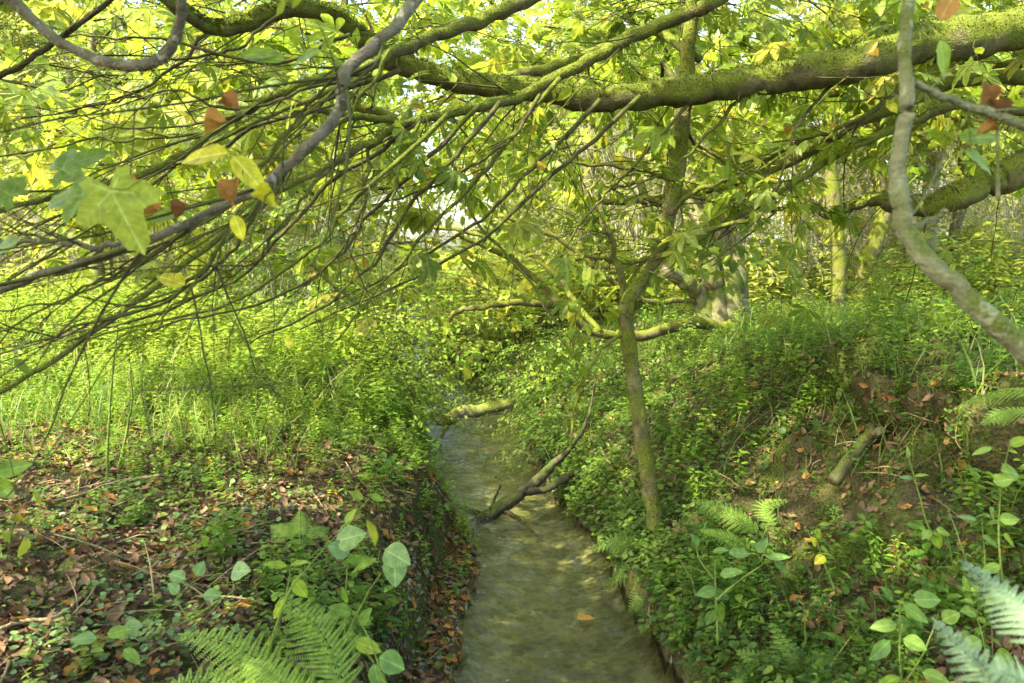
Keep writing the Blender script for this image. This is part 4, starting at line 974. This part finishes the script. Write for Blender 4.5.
for lab, bx, by, pts, r, mat, blobs in [
    ('straight mossy trunk standing on the right crest left of a leaning trunk', 838, 322, [(838, 300, 0), (838, 250, 0), (832, 190, 0), (829, 110, 0), (826, 0, .1), (824, -120, .1)], [7.5, 7, 6.5, 6, 4], 'slender', [(840, 50), (780, 60), (900, 20)]),
    ('trunk leaning to the right on the right crest behind the straight one', 858, 312, [(860, 296, .2), (868, 262, .2), (880, 230, .2), (885, 200, .3), (874, 150, .3), (870, 60, .4), (880, -60, .4)], [8.5, 8, 8, 6, 4], 'slender', [(900, 80), (950, 20), (990, 90)]),
    ('thin dark trunk at the far right beyond the crest below the stout limb', 960, 300, [(958, 280, .5), (955, 240, .5), (962, 190, .5), (960, 100, .5), (965, 0, .5)], [6, 5, 5, 3], 'trunk', [(1000, 60), (940, 30)]),
    ('short slim trunk between the leaning trunk and the far right one', 922, 302, [(924, 285, .8), (930, 250, .8), (926, 200, .8), (935, 100, .8), (930, 0, .8)], [5, 4, 3], 'trunk', [(920, 60), (1010, 20)])]:
    b = G(bx, by); D = b[1]
    tree('standing_tree', lab, b, [tr(pts, r, D, b)], [], [(P(x, y, D + .4), (.9, .7, .45), 16, .5, .95) for x, y in blobs], 'palm' if 'straight' in lab else 'ovate', M['canopy_yellow'] if 'lean' in lab else M['canopy'], M[mat], tint=.5)

for lab, bx, by, D, wood, crown, kd in [
    ('slim tree behind the tangled branches near the left edge', 95, 300, 8.2, [(100, 200), (90, 80), (110, -40)], [(30, 30), (130, 10), (60, 110), (170, 90), (20, 180), (120, 190)], 'lobe'),
    ('tree with pale stem behind the grey stemmed bush on the left', 335, 300, 9.4, [(338, 240), (330, 150), (345, 40), (340, -60)], [(230, 30), (330, 20), (250, 120), (350, 110), (200, 190), (420, 20), (300, 190), (420, 110), (425, 185), (440, 240)], 'lobe'),
    ('tree in the middle distance just right of the far stream bend', 590, 295, 11.5, [(585, 220), (592, 120), (580, 20), (585, -60)], [(520, 30), (600, 20), (540, 120), (640, 110), (480, 130), (560, 190), (670, 30)], 'ovate'),
    ('tree behind the two right hand trunks with a yellowing crown', 800, 290, 10.5, [(795, 220), (800, 100), (790, -20)], [(760, 30), (850, 20), (780, 110), (930, 40), (880, 100), (990, 60)], 'palm')]:
    x_ = (bx - 512) / F * D; b = np.array([x_, D, H(x_, D)])
    tree('standing_tree', lab, b, [tr([(bx, by - 20, 0)] + [(a_, c_, 0) for a_, c_ in wood], [7, 6, 4, 3], D, b)], [], [(P(x, y, D + rg.uniform(-.8, .8)), (1.15, .9, .6), 20, .6, 1.0) for x, y in crown], kd, M['canopy_yellow'] if kd == 'palm' else M['canopy'], M['trunk'], tint=.6)

# ---- shrubs
def shrub(label, c, r, n, kind, mat, nst=7, tint=.5, s=(.4, .75), name='shrub', group=None, stemmat='twig'):
    c = np.array(c, float); b = np.array([c[0], c[1], H(c[0], c[1])])
    t = thing(name, label, 'shrub', b, group)
    lf_, tw_ = MB(), MB()
    ends = []
    for k in range(nst):
        e = c + rg.normal(0, .5, 3) * np.array(r); m_ = (b + e) / 2 + rg.normal(0, .15, 3) * np.array(r)
        q = wiggle(resample([[b[0] + rg.normal(0, .06), b[1] + rg.normal(0, .06), b[2] - .03, .016], [*m_, .011], [*e, .004]], 16), .05)
        m2 = MB(); tube(m2, q, 6); m2.build('stem', M[stemmat], t)
    volume(lf_, tw_, kind, c + np.array([0, 0, .1]), np.array(r) * 1.15, int(n * 1.7), *s, .5, tint)
    lf_.build('foliage', mat, t); props(tw_.build('twigs', M[stemmat], t), kind='stuff')
    return t
shrub('bright feathery green shrub bulging over the left side of the stream', P(378, 345, 7.6), (.75, .6, .6), 100, 'ovate', M['herb'], 8, .75, (.35, .6))
shrub('low shrub trailing from the left bank to the water where the stream narrows', P(375, 410, 6.3), (.5, .5, .32), 60, 'ovate', M['herb'], 6, .55, (.3, .5))
shrub('tall leafy bush with thin grey stems at the left of the bright shrub', P(300, 260, 8.4), (.8, .6, .7), 60, 'ovate', M['herb'], 9, .5, (.4, .7), stemmat='thicket')
shrub('feathery bush spilling down the left bank onto the water beside the crooked mossy log', P(375, 380, 7.0), (.38, .5, .38), 60, 'narrow', M['weed'], 7, .6, (.3, .5))
shrub('pale green bush closing the stream in the distance', P(470, 315, 12.5), (1.3, .8, .5), 90, 'small', M['herb'], 8, .8, (.5, .8))
shrub('bush hanging over the far water under the mossy logs', P(450, 380, 10.5), (.55, .5, .28), 48, 'ovate', M['herb'], 6, .6, (.35, .6))
shrub('spreading bush on the right side of the narrow water', P(545, 375, 8.2), (.7, .7, .42), 70, 'ovate', M['herb'], 7, .55, (.35, .6))
shrub('fine leaved bush leaning off the right bank over the forked dead branch', P(575, 440, 6.2), (.45, .5, .3), 48, 'narrow', M['herb'], 6, .45, (.3, .5))
shrub('light green bush below the low mossy limb at the right', P(640, 375, 7.0), (.6, .5, .32), 50, 'ovate', M['herb'], 6, .5, (.3, .5))
shrub('sunlit yellow green bush under the multi stemmed tree', P(760, 330, 7.6), (.7, .5, .25), 40, 'small', M['herb'], 6, .7, (.3, .5))
shrub('leafy bush at the far right of the crest below the stout limb', P(985, 300, 5.4), (.6, .5, .28), 42, 'ovate', M['herb'], 6, .55, (.3, .5))
shrub('weedy bush at the far left edge behind the brown litter', P(40, 350, 6.6), (1.0, .7, .4), 64, 'narrow', M['herb'], 7, .6, (.35, .6))
shrub('upright weedy bush between the left edge and the grey stemmed bush', P(170, 330, 7.4), (.9, .7, .45), 64, 'narrow', M['herb'], 8, .5, (.35, .6))

# ---- background woodland: prototypes then copies
def clearing(x, y):
    u = 512 + x / y * F
    return (y > 12.5) & (((u > 738) & (u < 838)) | ((u > 885) & (u < 950)))
def proto_tree(k):
    rr = random.Random(50 + k); base = np.zeros(3)
    h = rr.uniform(6, 9); lean = rr.uniform(-.8, .8)
    tk = wiggle(resample([[0, 0, -.3, .12], [lean * .2, .1, h * .3, .10], [lean * .6, 0, h * .6, .07], [lean, 0, h, .03]], 30), .12)
    bl = []
    for j in range(12):
        z = rr.uniform(1.0, h); a = rr.uniform(0, 6.28); q = rr.uniform(.5, 2.2)
        bl.append((np.array([lean * z / h + q * math.cos(a), q * math.sin(a), z]), (1.2, 1.2, .7), 34, .8, 1.3))
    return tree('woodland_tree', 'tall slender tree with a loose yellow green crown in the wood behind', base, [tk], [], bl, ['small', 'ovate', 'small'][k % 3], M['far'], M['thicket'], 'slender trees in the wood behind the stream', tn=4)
def copy_tree(o, loc, rz, s):
    c = o.copy(); COL.objects.link(c); c.location = loc; c.rotation_euler = (0, 0, rz); c.scale = (s, s, s)
    for ch in o.children:
        d = ch.copy(); COL.objects.link(d); d.parent = c
    return c
protos = [proto_tree(k) for k in range(4)]
spots = []
r3 = random.Random(11)
tries = 0
while len(spots) < 64 and tries < 5000:
    tries += 1
    y = r3.uniform(11, 42); x = r3.uniform(-.8, .8) * y + r3.uniform(-1, 1)
    e1, e2 = edges(np.array([y]))
    if e1[0] - .8 < x < e2[0] + .8: continue
    if 360 < 512 + x / y * F < 560 and y < 15: continue
    if clearing(x, y): continue
    if all((x - a) ** 2 + (y - b) ** 2 > 4.5 for a, b in spots): spots.append((x, y))
for i, (x, y) in enumerate(spots):
    loc = (x, y, H(x, y) - .05); s = r3.uniform(.75, 1.15)
    if i < 4: protos[i].location = loc; protos[i].scale = (s, s, s)
    else: copy_tree(protos[i % 4], loc, r3.uniform(0, 6.28), s)
def proto_thicket(k):
    rr = random.Random(90 + k)
    t = thing('thicket_bush', 'tall tangled bush of pale thin stems and small leaves in the wood behind', 'bush', (0, 0, 0), 'pale stemmed bushes in the wood behind the stream')
    st, lf_, tw_ = MB(), MB(), MB()
    for j in range(34):
        a = rr.uniform(0, 6.28); h = rr.uniform(1.8, 4.2); b = rr.uniform(0, .8); o_ = rr.uniform(.2, 1.3)
        q = wiggle(resample([[b * math.cos(a), b * math.sin(a), -.1, .014], [(b + o_ * .3) * math.cos(a), (b + o_ * .3) * math.sin(a), h * .5, .010], [(b + o_) * math.cos(a), (b + o_) * math.sin(a), h, .004]], 14), .12)
        tube(st, q, 4); side_twigs(st, q, 5, .3, .9, .005, (0, 0, .3), .6, .25, 1, 3, sides=3)
    props(st.build('stems', M['thicket'], t), kind='stuff')
    volume(lf_, tw_, 'small', np.array([0, 0, 1.9]), (1.5, 1.5, 1.7), 150, .6, 1.1, .6, .6)
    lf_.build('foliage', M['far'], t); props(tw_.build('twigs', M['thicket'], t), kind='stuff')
    return t
pts_ = [proto_thicket(k) for k in range(3)]
sp2 = []; tries = 0
while len(sp2) < 60 and tries < 5000:
    tries += 1
    y = r3.uniform(10.5, 32); x = r3.uniform(-.75, .75) * y
    e1, e2 = edges(np.array([y]))
    if e1[0] - 1.0 < x < e2[0] + 1.0: continue
    if 330 < 512 + x / y * F < 570 and y < 16: continue
    if clearing(x, y): continue
    if all((x - a) ** 2 + (y - b) ** 2 > 2.6 for a, b in sp2): sp2.append((x, y))
for i, (x, y) in enumerate(sp2):
    loc = (x, y, H(x, y) - .05); s = r3.uniform(.7, 1.15)
    if i < 3: pts_[i].location = loc; pts_[i].scale = (s, s, s)
    else: copy_tree(pts_[i % 3], loc, r3.uniform(0, 6.28), s)

# ------------------------------------------------------------------ dead wood
def deadwood(name, label, cat, main, subs, mat, r, base, rough=.25):
    t = thing(name, label, cat, base)
    m_ = MB(); tube(m_, main, 10, rough); m_.build('main_stem', M[mat], t)
    for q in subs: m_ = MB(); tube(m_, q, 7, rough); m_.build('side_branch', M[mat], t)
    return t
q = lambda pts, r, wig=.012: pxbranch(pts, r, wig=wig)
b0 = wl(477, 527)
deadwood('dead_branch', 'forked dark dead branch rising out of the water against the right bank', 'branch',
         q([(470, 528, 4.95), (482, 520, 4.95), (500, 508, 5.0), (520, 494, 5.1), (540, 478, 5.2), (556, 462, 5.3), (572, 446, 5.4), (585, 425, 5.5), (592, 400, 5.6), (596, 380, 5.6)], [6, 7, 7, 6, 4.5, 2.6, 1.8, 1.2, .7]),
         [q([(524, 492, 5.1), (545, 490, 5.15), (562, 480, 5.2), (580, 470, 5.3)], [4.5, 3.5]), q([(500, 510, 5.0), (518, 518, 4.95), (532, 532, 4.8)], [3, 1.5]), q([(478, 514, 5.0), (460, 508, 5.2), (435, 503, 5.3), (420, 500, 5.5)], [3.5, 2]), q([(490, 510, 5), (496, 496, 5.02), (500, 484, 5.0)], [2, 1])],
         'wet', None, (b0[0], b0[1], 0))
deadwood('mossy_log', 'bright mossy crooked log lying across the narrow stream', 'log',
         q([(398, 396, 6.7), (425, 413, 6.7), (446, 420, 6.7), (462, 412, 6.75), (482, 410, 6.8), (512, 403, 6.9)], [4.5, 6, 6.5, 6.5, 6.5, 5]), [q([(448, 421, 6.7), (445, 430, 6.65), (441, 438, 6.6)], [3, 1.2]), q([(462, 412, 6.75), (468, 420, 6.7)], [3, 1.5])], 'log', None, P(448, 421, 6.7))
deadwood('fallen_log', 'dark log bridging the stream far off beyond the crooked mossy one', 'log', q([(425, 356, 10.5), (445, 360, 10.5), (468, 361, 10.5), (495, 357, 10.5)], [3, 4, 4, 3]), [q([(460, 360, 10.5), (475, 352, 10.4)], [1.5, .8])], 'wet', None, P(450, 360, 10.5))
def onground(pts, r, up=.02, wig=.008):
    rows = []
    rr = np.interp(np.linspace(0, 1, len(pts)), np.linspace(0, 1, len(r)), r)
    for (a, b), k in zip(pts, rr):
        p = G(a, b); rad = k * p[1] / F; rows.append([p[0], p[1] - rad * .3, p[2] + rad * .5 + up, rad])
    rows = np.array(rows)
    return wiggle(resample(rows, 30), wig)
m0 = onground([(832, 490), (848, 466), (865, 445), (880, 424), (897, 396)], [6, 6, 5.5, 4], .02)
deadwood('broken_stump', 'pale broken branch leaning on the bare soil of the right bank', 'branch', m0, [onground([(858, 456), (870, 446), (882, 441)], [5, 4.5], .04)], 'log', None, m0[0, :3])
for lab, pts, r, mat in [('long dark stick lying along the top of the left bank towards the water', [(330, 445), (370, 468), (400, 485), (428, 505)], [2, 2.5], 'wet'),
                         ('thin pale stick on the litter at the far left', [(40, 510), (75, 505), (110, 492), (165, 482)], [1.3, 1.8], 'straw'),
                         ('straight pale twig pointing down to the lower left corner', [(0, 640), (30, 632), (60, 628), (90, 600)], [2.2, 1.5], 'straw'),
                         ('thin branch slanting down the right bank beside the slender tree', [(600, 455), (615, 480), (640, 515), (655, 530)], [1.8, 1.8], 'straw'),
                         ('dark stick on the left bank under the bright shrub', [(350, 352), (362, 366), (374, 380)], [2.5, 3], 'wet')]:
    rows = onground(pts, r, .03); t = MB(); tube(t, rows, 6, .15); o = t.build('fallen_stick', M[mat], None, rows[0, :3]); props(o, lab, 'stick')

# ------------------------------------------------------------------ ferns
def frond_mesh(mb, pts, width, npair=14, tint=.5, up=(0, 0, 1), npin=9):
    """pts rows xyz of the rachis; width of the longest pinna in metres"""
    rows = resample(np.hstack([pts, np.full((len(pts), 1), .0015)]), npair + 6); tube(mb, rows, 4)
    up = np.array(up, float)
    for k in range(5, npair + 5):
        t = (k - 4) / (npair + 1); p = rows[k, :3]; T = rows[k + 1, :3] - rows[k - 1, :3]; T /= np.linalg.norm(T)
        Sd = np.cross(T, up); Sd /= np.linalg.norm(Sd)
        N_ = np.cross(Sd, T)
        Lw = width * (min(1, .45 + t * 2.2) if t < .25 else (1 - ((t - .25) / .75) ** 1.35) + .04)
        sp_ = np.linalg.norm(rows[k + 1, :3] - rows[k, :3])
        for s in (-1, 1):
            d = Sd * s + T * .45 - N_ * .18; d /= np.linalg.norm(d)
            s0_ = sp_ * .62; n = int(min(26, max(4, Lw / (s0_ * .36)))); u = (np.arange(n) + .3) / n
            base = p + d * Lw * u[:, None] - N_ * (Lw * .15 * u[:, None] ** 2)
            c = np.cross(N_, d)
            sz = s0_ * (1.05 - .75 * u)
            tube(mb, np.hstack([np.vstack([p, p + d * Lw * .5 - N_ * (Lw * .0375), p + d * Lw * .97 - N_ * (Lw * .14)]), [[.0008], [.0006], [.0004]]]), 3, cap=False)
            for ss in (-1, 1):
                put(mb, DI, base, (c * ss + d * .55)[None], N_ + rg.normal(0, .12, (n, 3)), sz, np.clip(tint + rg.normal(0, .15, n), 0, 1))
def fern(label, fronds, mat, base):
    t = thing('fern', label, 'fern', base)
    for pts, wd, ti, up in fronds:
        m_ = MB(); frond_mesh(m_, np.array(pts), wd, tint=ti, up=up); m_.build('frond', M[mat], t)
def pf(lst): return [P(*a) for a in lst]
fern('bright green fern fanning out at the bottom edge on the left', [
    (pf([(330, 760, 1.75), (300, 700, 1.8), (255, 660, 1.85), (215, 640, 1.9), (178, 634, 1.95)]), .10, .8, (0, -.5, 1)),
    (pf([(340, 760, 1.75), (290, 720, 1.75), (240, 690, 1.8), (195, 680, 1.85), (160, 690, 1.85)]), .10, .6, (0, -.6, 1)),
    (pf([(350, 770, 1.7), (345, 700, 1.8), (330, 650, 1.85), (305, 615, 1.9), (270, 590, 2.0)]), .10, .7, (.2, -.6, 1)),
    (pf([(350, 770, 1.7), (330, 720, 1.7), (290, 690, 1.75), (262, 668, 1.8), (240, 660, 1.85)]), .08, .9, (0, -.6, 1))], 'fern', G(345, 700))
fern('blue green fern frond very close at the bottom right corner', [
    (pf([(1120, 720, .95), (1070, 665, 1.0), (1035, 620, 1.05), (1000, 590, 1.1), (960, 560, 1.15)]), .055, .7, (0, -.9, .6)),
    (pf([(1130, 790, .95), (1060, 740, .95), (1010, 700, 1.0), (970, 655, 1.05), (932, 618, 1.1)]), .055, .5, (0, -.9, .6)),
    (pf([(1130, 760, .95), (1080, 720, .95), (1040, 690, 1.0), (1000, 670, 1.0), (975, 660, 1.05)]), .04, .6, (0, -.9, .6))], 'fern_blue', G(1100, 720, .5))
fern('fern on the lower right bank just above the bottom edge', [
    (pf([(800, 720, 2.5), (785, 690, 2.55), (765, 665, 2.6), (735, 650, 2.65)]), .10, .5, (0, -.6, 1)), (pf([(800, 720, 2.5), (800, 690, 2.5), (790, 655, 2.55), (770, 620, 2.7)]), .09, .4, (0, -.6, 1)),
    (pf([(800, 720, 2.5), (815, 690, 2.5), (830, 665, 2.5), (840, 645, 2.6)]), .09, .3, (0, -.6, 1)), (pf([(790, 730, 2.5), (760, 705, 2.5), (735, 690, 2.55), (715, 690, 2.6)]), .08, .6, (0, -.6, 1))], 'fern', G(800, 700))
fern('dark green fern drooping over the water left of the slender tree foot', [
    (pf([(672, 560, 3.9), (650, 545, 3.9), (620, 540, 3.95), (590, 548, 4.0)]), .12, .3, (0, -.6, 1)), (pf([(672, 560, 3.9), (650, 562, 3.85), (625, 572, 3.85), (600, 590, 3.9)]), .10, .2, (0, -.6, 1)),
    (pf([(680, 575, 3.7), (660, 585, 3.65), (640, 600, 3.6), (628, 615, 3.6)]), .09, .3, (0, -.6, 1)), (pf([(672, 560, 3.9), (655, 540, 4.0), (640, 525, 4.1), (615, 520, 4.2)]), .08, .4, (0, -.6, 1))], 'fern', G(675, 565))
fern('small fern halfway up the right bank right of the slender tree', [
    (pf([(780, 545, 3.2), (750, 525, 3.25), (720, 508, 3.3), (690, 500, 3.35)]), .08, .7, (0, -.7, 1)), (pf([(780, 545, 3.2), (770, 520, 3.3), (765, 505, 3.35), (790, 500, 3.4)]), .06, .6, (0, -.7, 1)), (pf([(770, 550, 3.2), (745, 545, 3.2), (720, 535, 3.2), (700, 530, 3.2)]), .06, .5, (0, -.7, 1))], 'fern', G(780, 540))
fern('ferny tuft in the middle of the left bank behind the broad leaves', [
    (pf([(300, 545, 2.7), (285, 530, 2.75), (270, 525, 2.8)]), .06, .8, (0, -.6, 1)), (pf([(300, 545, 2.7), (300, 525, 2.75), (300, 510, 2.8)]), .05, .9, (0, -.6, 1)), (pf([(300, 545, 2.7), (315, 530, 2.75), (330, 528, 2.8)]), .06, .8, (0, -.6, 1))], 'fern', G(300, 548))
fern('arching fern at the right edge on the turf lip', [
    (pf([(1060, 400, 2.6), (1020, 390, 2.7), (985, 395, 2.8), (950, 410, 2.9)]), .09, .7, (0, -.6, 1)), (pf([(1060, 420, 2.5), (1030, 412, 2.55), (1005, 412, 2.6), (980, 425, 2.6)]), .07, .6, (0, -.6, 1))], 'fern', G(1060, 410))

# ------------------------------------------------------------------ leafy plants in the foreground
def plant(name, label, stems, leaves, base, cat='plant'):
    """stems: lists of (px,py,d); leaves: (px,py,d,template,size,angle,matkey,tint)"""
    t = thing(name, label, cat, base)
    sr = [pxbranch(s, [1.5, .5], wig=.002) for s in stems]; allr = np.vstack(sr); ms = []
    for s in sr: m_ = MB(); tube(m_, s, 5); ms.append(m_)
    for (a, b, d, tm, sz, ang, mk, ti) in leaves:
        m_ = MB(); X = np.array([math.cos(R(ang)), rg.normal(0, .3) - .1, math.sin(R(ang))])
        X /= np.linalg.norm(X); i_ = np.argmin(((allr[:, :3] - P(a, b, d)) ** 2).sum(1)); s0_ = allr[i_, :3]; p_ = P(a, b, d) + (s0_ - P(a, b, d)) * .3
        put(m_, tm, p_, X[None], np.array([[rg.normal(0, .25), -.7 + rg.normal(0, .2), .75]]), sz * .82, ti); m_.build('leaf', M[mk], t)
        if np.linalg.norm(p_ - s0_) > .006: tube(ms[0], resample([[*s0_, .0011], [*((s0_ + p_) / 2 + np.array([0, 0, -.006])), .001], [*p_, .0009]], 5), 4)
    for m_ in ms: m_.build('stem', M['stem'], t)
g = G(375, 640)
plant('broadleaf_plant', 'broad pale leaved plant at the centre of the left bank edge', [[(345, 640, 2.35), (346, 590, 2.35), (350, 545, 2.35)], [(345, 640, 2.35), (370, 590, 2.3), (392, 560, 2.3)]],
      [(330, 540, 2.35, FR, .12, 20, 'ivy', .8), (350, 552, 2.35, FR, .09, 150, 'ivy', .6), (382, 545, 2.3, FR, .12, -15, 'ivy', .7), (395, 555, 2.3, FR, .11, -80, 'ivy', .9), (345, 560, 2.35, FN, .12, 0, 'herb', .6), (372, 555, 2.3, FN, .1, 200, 'herb', .8)], G(350, 630))
plant('lime_leaved_plant', 'plant with long bright lime leaves left of the fern at the bottom', [[(268, 660, 1.95), (285, 600, 1.95), (292, 560, 1.95)], [(265, 670, 1.9), (275, 630, 1.9), (290, 590, 1.9), (310, 565, 1.9), (350, 520, 2.1), (372, 495, 2.2)]],
      [(285, 565, 1.95, FN, .075, 170, 'lime', .4), (290, 565, 1.95, FN, .07, 20, 'lime', .3), (295, 580, 1.95, FO, .08, -60, 'lime', .6), (285, 600, 1.9, FN, .09, 235, 'lime', .8), (268, 640, 1.9, FN, .08, 260, 'lime', .2), (345, 525, 2.1, FO, .06, 60, 'lime', .7), (360, 500, 2.2, FO, .055, 150, 'herb', .9), (370, 495, 2.2, FO, .05, -20, 'herb', .7)], G(268, 665))
plant('yellow_tipped_plant', 'plant with one bright yellow green leaf right of the fern at the bottom', [[(400, 720, 1.8), (385, 680, 1.85), (360, 645, 1.9)], [(390, 700, 1.8), (370, 640, 1.9), (352, 610, 2.0)]],
      [(352, 640, 1.9, FO, .09, -20, 'lime', 1), (380, 655, 1.85, FR, .09, -30, 'broad', .8), (372, 665, 1.85, FO, .09, -75, 'broad', .6), (352, 615, 2.0, FO, .08, 150, 'herb', .6), (360, 625, 1.95, FO, .07, 60, 'herb', .3), (345, 600, 2.0, FN, .07, 100, 'herb', .6), (330, 620, 2.0, FO, .07, 190, 'herb', .4)], G(395, 690))
plant('edge_plant', 'leafy sprig poking in from the left edge above the litter', [[(-40, 520, 1.8), (-20, 490, 1.8), (5, 475, 1.8)]],
      [(-5, 470, 1.8, FO, .10, 15, 'fern', .7), (-10, 480, 1.8, FO, .08, -20, 'lime', .3), (0, 490, 1.8, FO, .08, -10, 'fern', .9), (-12, 468, 1.8, FO, .07, 55, 'fern', .5)], G(-30, 520))
plant('broadleaf_plant', 'plant with long oval dark green leaves on the right bank above the water', [[(718, 640, 2.7), (716, 600, 2.75), (715, 560, 2.8)], [(716, 600, 2.75), (740, 580, 2.75), (770, 560, 2.75)], [(715, 580, 2.8), (700, 560, 2.8), (695, 540, 2.85)]],
      [(700, 545, 2.8, FO, .07, 120, 'broad', .5), (712, 548, 2.8, FO, .07, 20, 'broad', .8), (705, 530, 2.85, FN, .07, 70, 'broad', .6), (735, 550, 2.75, FO, .10, 0, 'broad', .7), (745, 535, 2.8, FN, .09, -30, 'broad', .9), (722, 575, 2.75, FO, .10, 20, 'broad', .9), (716, 590, 2.75, FO, .10, 185, 'broad', .6), (718, 595, 2.75, FO, .11, -20, 'broad', .5), (716, 605, 2.72, FO, .11, -65, 'herb', .6), (712, 610, 2.72, FO, .08, -110, 'broad', .4), (765, 556, 2.75, FN, .1, 10, 'broad', .8), (775, 562, 2.75, FO, .09, -35, 'broad', .5), (755, 548, 2.75, FO, .08, 60, 'broad', .3)], G(718, 640))
plant('yellow_leaf_sprig', 'small sprig of three bright yellow leaves in the middle of the right bank', [[(835, 590, 2.6), (825, 565, 2.6), (815, 535, 2.65)]],
      [(826, 556, 2.6, FR, .055, 210, 'yellow', .6), (822, 548, 2.6, FR, .05, -20, 'lime', 1), (815, 545, 2.6, FR, .045, 120, 'yellow', .3), (818, 525, 2.65, FO, .05, -80, 'lime', .6), (820, 520, 2.65, FN, .06, 10, 'herb', .9)], G(835, 590))
plant('trefoil_plant', 'slender stem with a whorl of three hanging leaves on the bare right slope', [[(945, 540, 2.4), (930, 530, 2.4), (918, 490, 2.45), (908, 455, 2.5)]],
      [(935, 530, 2.4, FO, .075, -75, 'lime', .3), (930, 530, 2.4, FO, .065, 200, 'fern', .7), (938, 528, 2.4, FO, .065, -20, 'fern', .9), (912, 478, 2.45, FN, .06, 170, 'ivy', .5), (915, 475, 2.45, FN, .05, 20, 'fern', .5), (908, 458, 2.5, FN, .05, 90, 'fern', .6)], G(945, 545))
plant('bramble', 'bramble with round leaves climbing the right edge of the view', [[(1010, 620, 1.9), (1000, 560, 1.9), (1000, 500, 1.9), (1010, 440, 1.95)], [(985, 600, 1.95), (985, 560, 1.95), (982, 520, 2.0)]],
      [(990, 480, 1.9, FR, .055, 20, 'fern', .9), (1000, 470, 1.9, FR, .07, -10, 'lime', .2), (985, 505, 1.95, FR, .05, -60, 'fern', .7), (1000, 520, 1.9, FR, .055, 10, 'fern', .9), (982, 535, 1.95, FO, .07, -30, 'fern', .6), (1005, 535, 1.9, FO, .06, -40, 'lime', .1), (975, 520, 2, FN, .06, 170, 'ivy', .6), (985, 445, 1.95, FN, .06, 200, 'fern', .8), (1010, 445, 1.95, FO, .06, 30, 'lime', .3), (1000, 565, 1.9, FO, .06, 200, 'fern', .5)], G(1005, 620))
plant('broadleaf_plant', 'cluster of rounded green leaves low on the right near the bottom edge', [[(905, 720, 1.95), (900, 660, 1.95), (900, 600, 2.0)], [(900, 690, 1.95), (925, 650, 1.95), (940, 610, 2.0)], [(985, 700, 1.8), (985, 650, 1.85), (975, 610, 1.9)]],
      [(905, 605, 2.0, FO, .09, -30, 'broad', .7), (920, 600, 2.0, FR, .08, 10, 'broad', .9), (895, 625, 1.95, FO, .08, 190, 'fern', .4), (885, 640, 1.95, FO, .09, 220, 'broad', .6), (905, 640, 1.95, FR, .07, -10, 'fern', .5), (945, 620, 1.95, FR, .06, 30, 'fern', .7), (925, 675, 1.9, FO, .08, -10, 'fern', .6), (900, 680, 1.9, FO, .08, 200, 'lime', .1), (975, 612, 1.9, FO, .07, 160, 'fern', .7), (980, 640, 1.85, FR, .06, 200, 'fern', .4), (990, 600, 1.9, FR, .06, 40, 'fern', .9), (960, 580, 1.95, FR, .06, 100, 'fern', .8), (1000, 655, 1.8, FR, .07, -20, 'lime', .0), (890, 600, 2.0, FO, .07, 130, 'broad', .4)], G(905, 700))
plant('round_leaved_plant', 'low rosette of round leaves near the left bottom corner', [[(190, 620, 2.0), (175, 600, 2.05)], [(190, 620, 2.0), (235, 590, 2.05)]],
      [(230, 565, 2.15, FR, .085, 20, 'ivy', .8), (190, 570, 2.1, FR, .06, 160, 'ivy', .5), (200, 590, 2.05, FR, .06, 0, 'ivy', .7), (180, 590, 2.05, FR, .05, 120, 'ivy', .9), (205, 565, 2.1, FR, .055, 60, 'ivy', .6), (100, 640, 1.9, FR, .06, 10, 'ivy', .6), (60, 655, 1.85, FO, .07, 170, 'ivy', .8), (75, 650, 1.85, FO, .07, 10, 'fern', .4), (95, 665, 1.85, FO, .07, -30, 'fern', .5)], G(190, 622))
# tall thin stalks on the left bank
for lab, pts in [('tall thin green stalk rising from the litter at the left', [(107, 480, 3.4), (108, 440, 3.4), (112, 380, 3.4), (118, 320, 3.45)]), ('thin bent straw stalk beside the tall green one', [(118, 470, 3.5), (125, 440, 3.5), (132, 400, 3.5), (130, 370, 3.5)])]:
    g = G(pts[0][0], pts[0][1]); off = g[1] - pts[0][2]
    rows = pxbranch([(a, b, d + off) for a, b, d in pts], [1.8, .8], wig=.006); m_ = MB(); tube(m_, rows, 5); m_.build('stalk', M['stem'], t_ := thing('tall_stalk', lab, 'plant', g))
    lf_ = MB(); put(lf_, OVN, rows[8:18:3, :3], rdir(4, .3), rup(4, .4), .09, .6); lf_.build('leaf', M['herb'], t_)
# floating leaf in the water
a = wl(577, 621); m_ = MB(); put(m_, FR, np.array([a[0], a[1], .012]), np.array([[1, .25, 0]]), np.array([[0, 0, 1.]]), .09, .95); o = m_.build('floating_leaf', M['brown'], None, (a[0], a[1], .012)); props(o, 'pale orange leaf floating on the stream near the bottom', 'leaf')
print('verts', sum(len(m.vertices) for m in bpy.data.meshes))
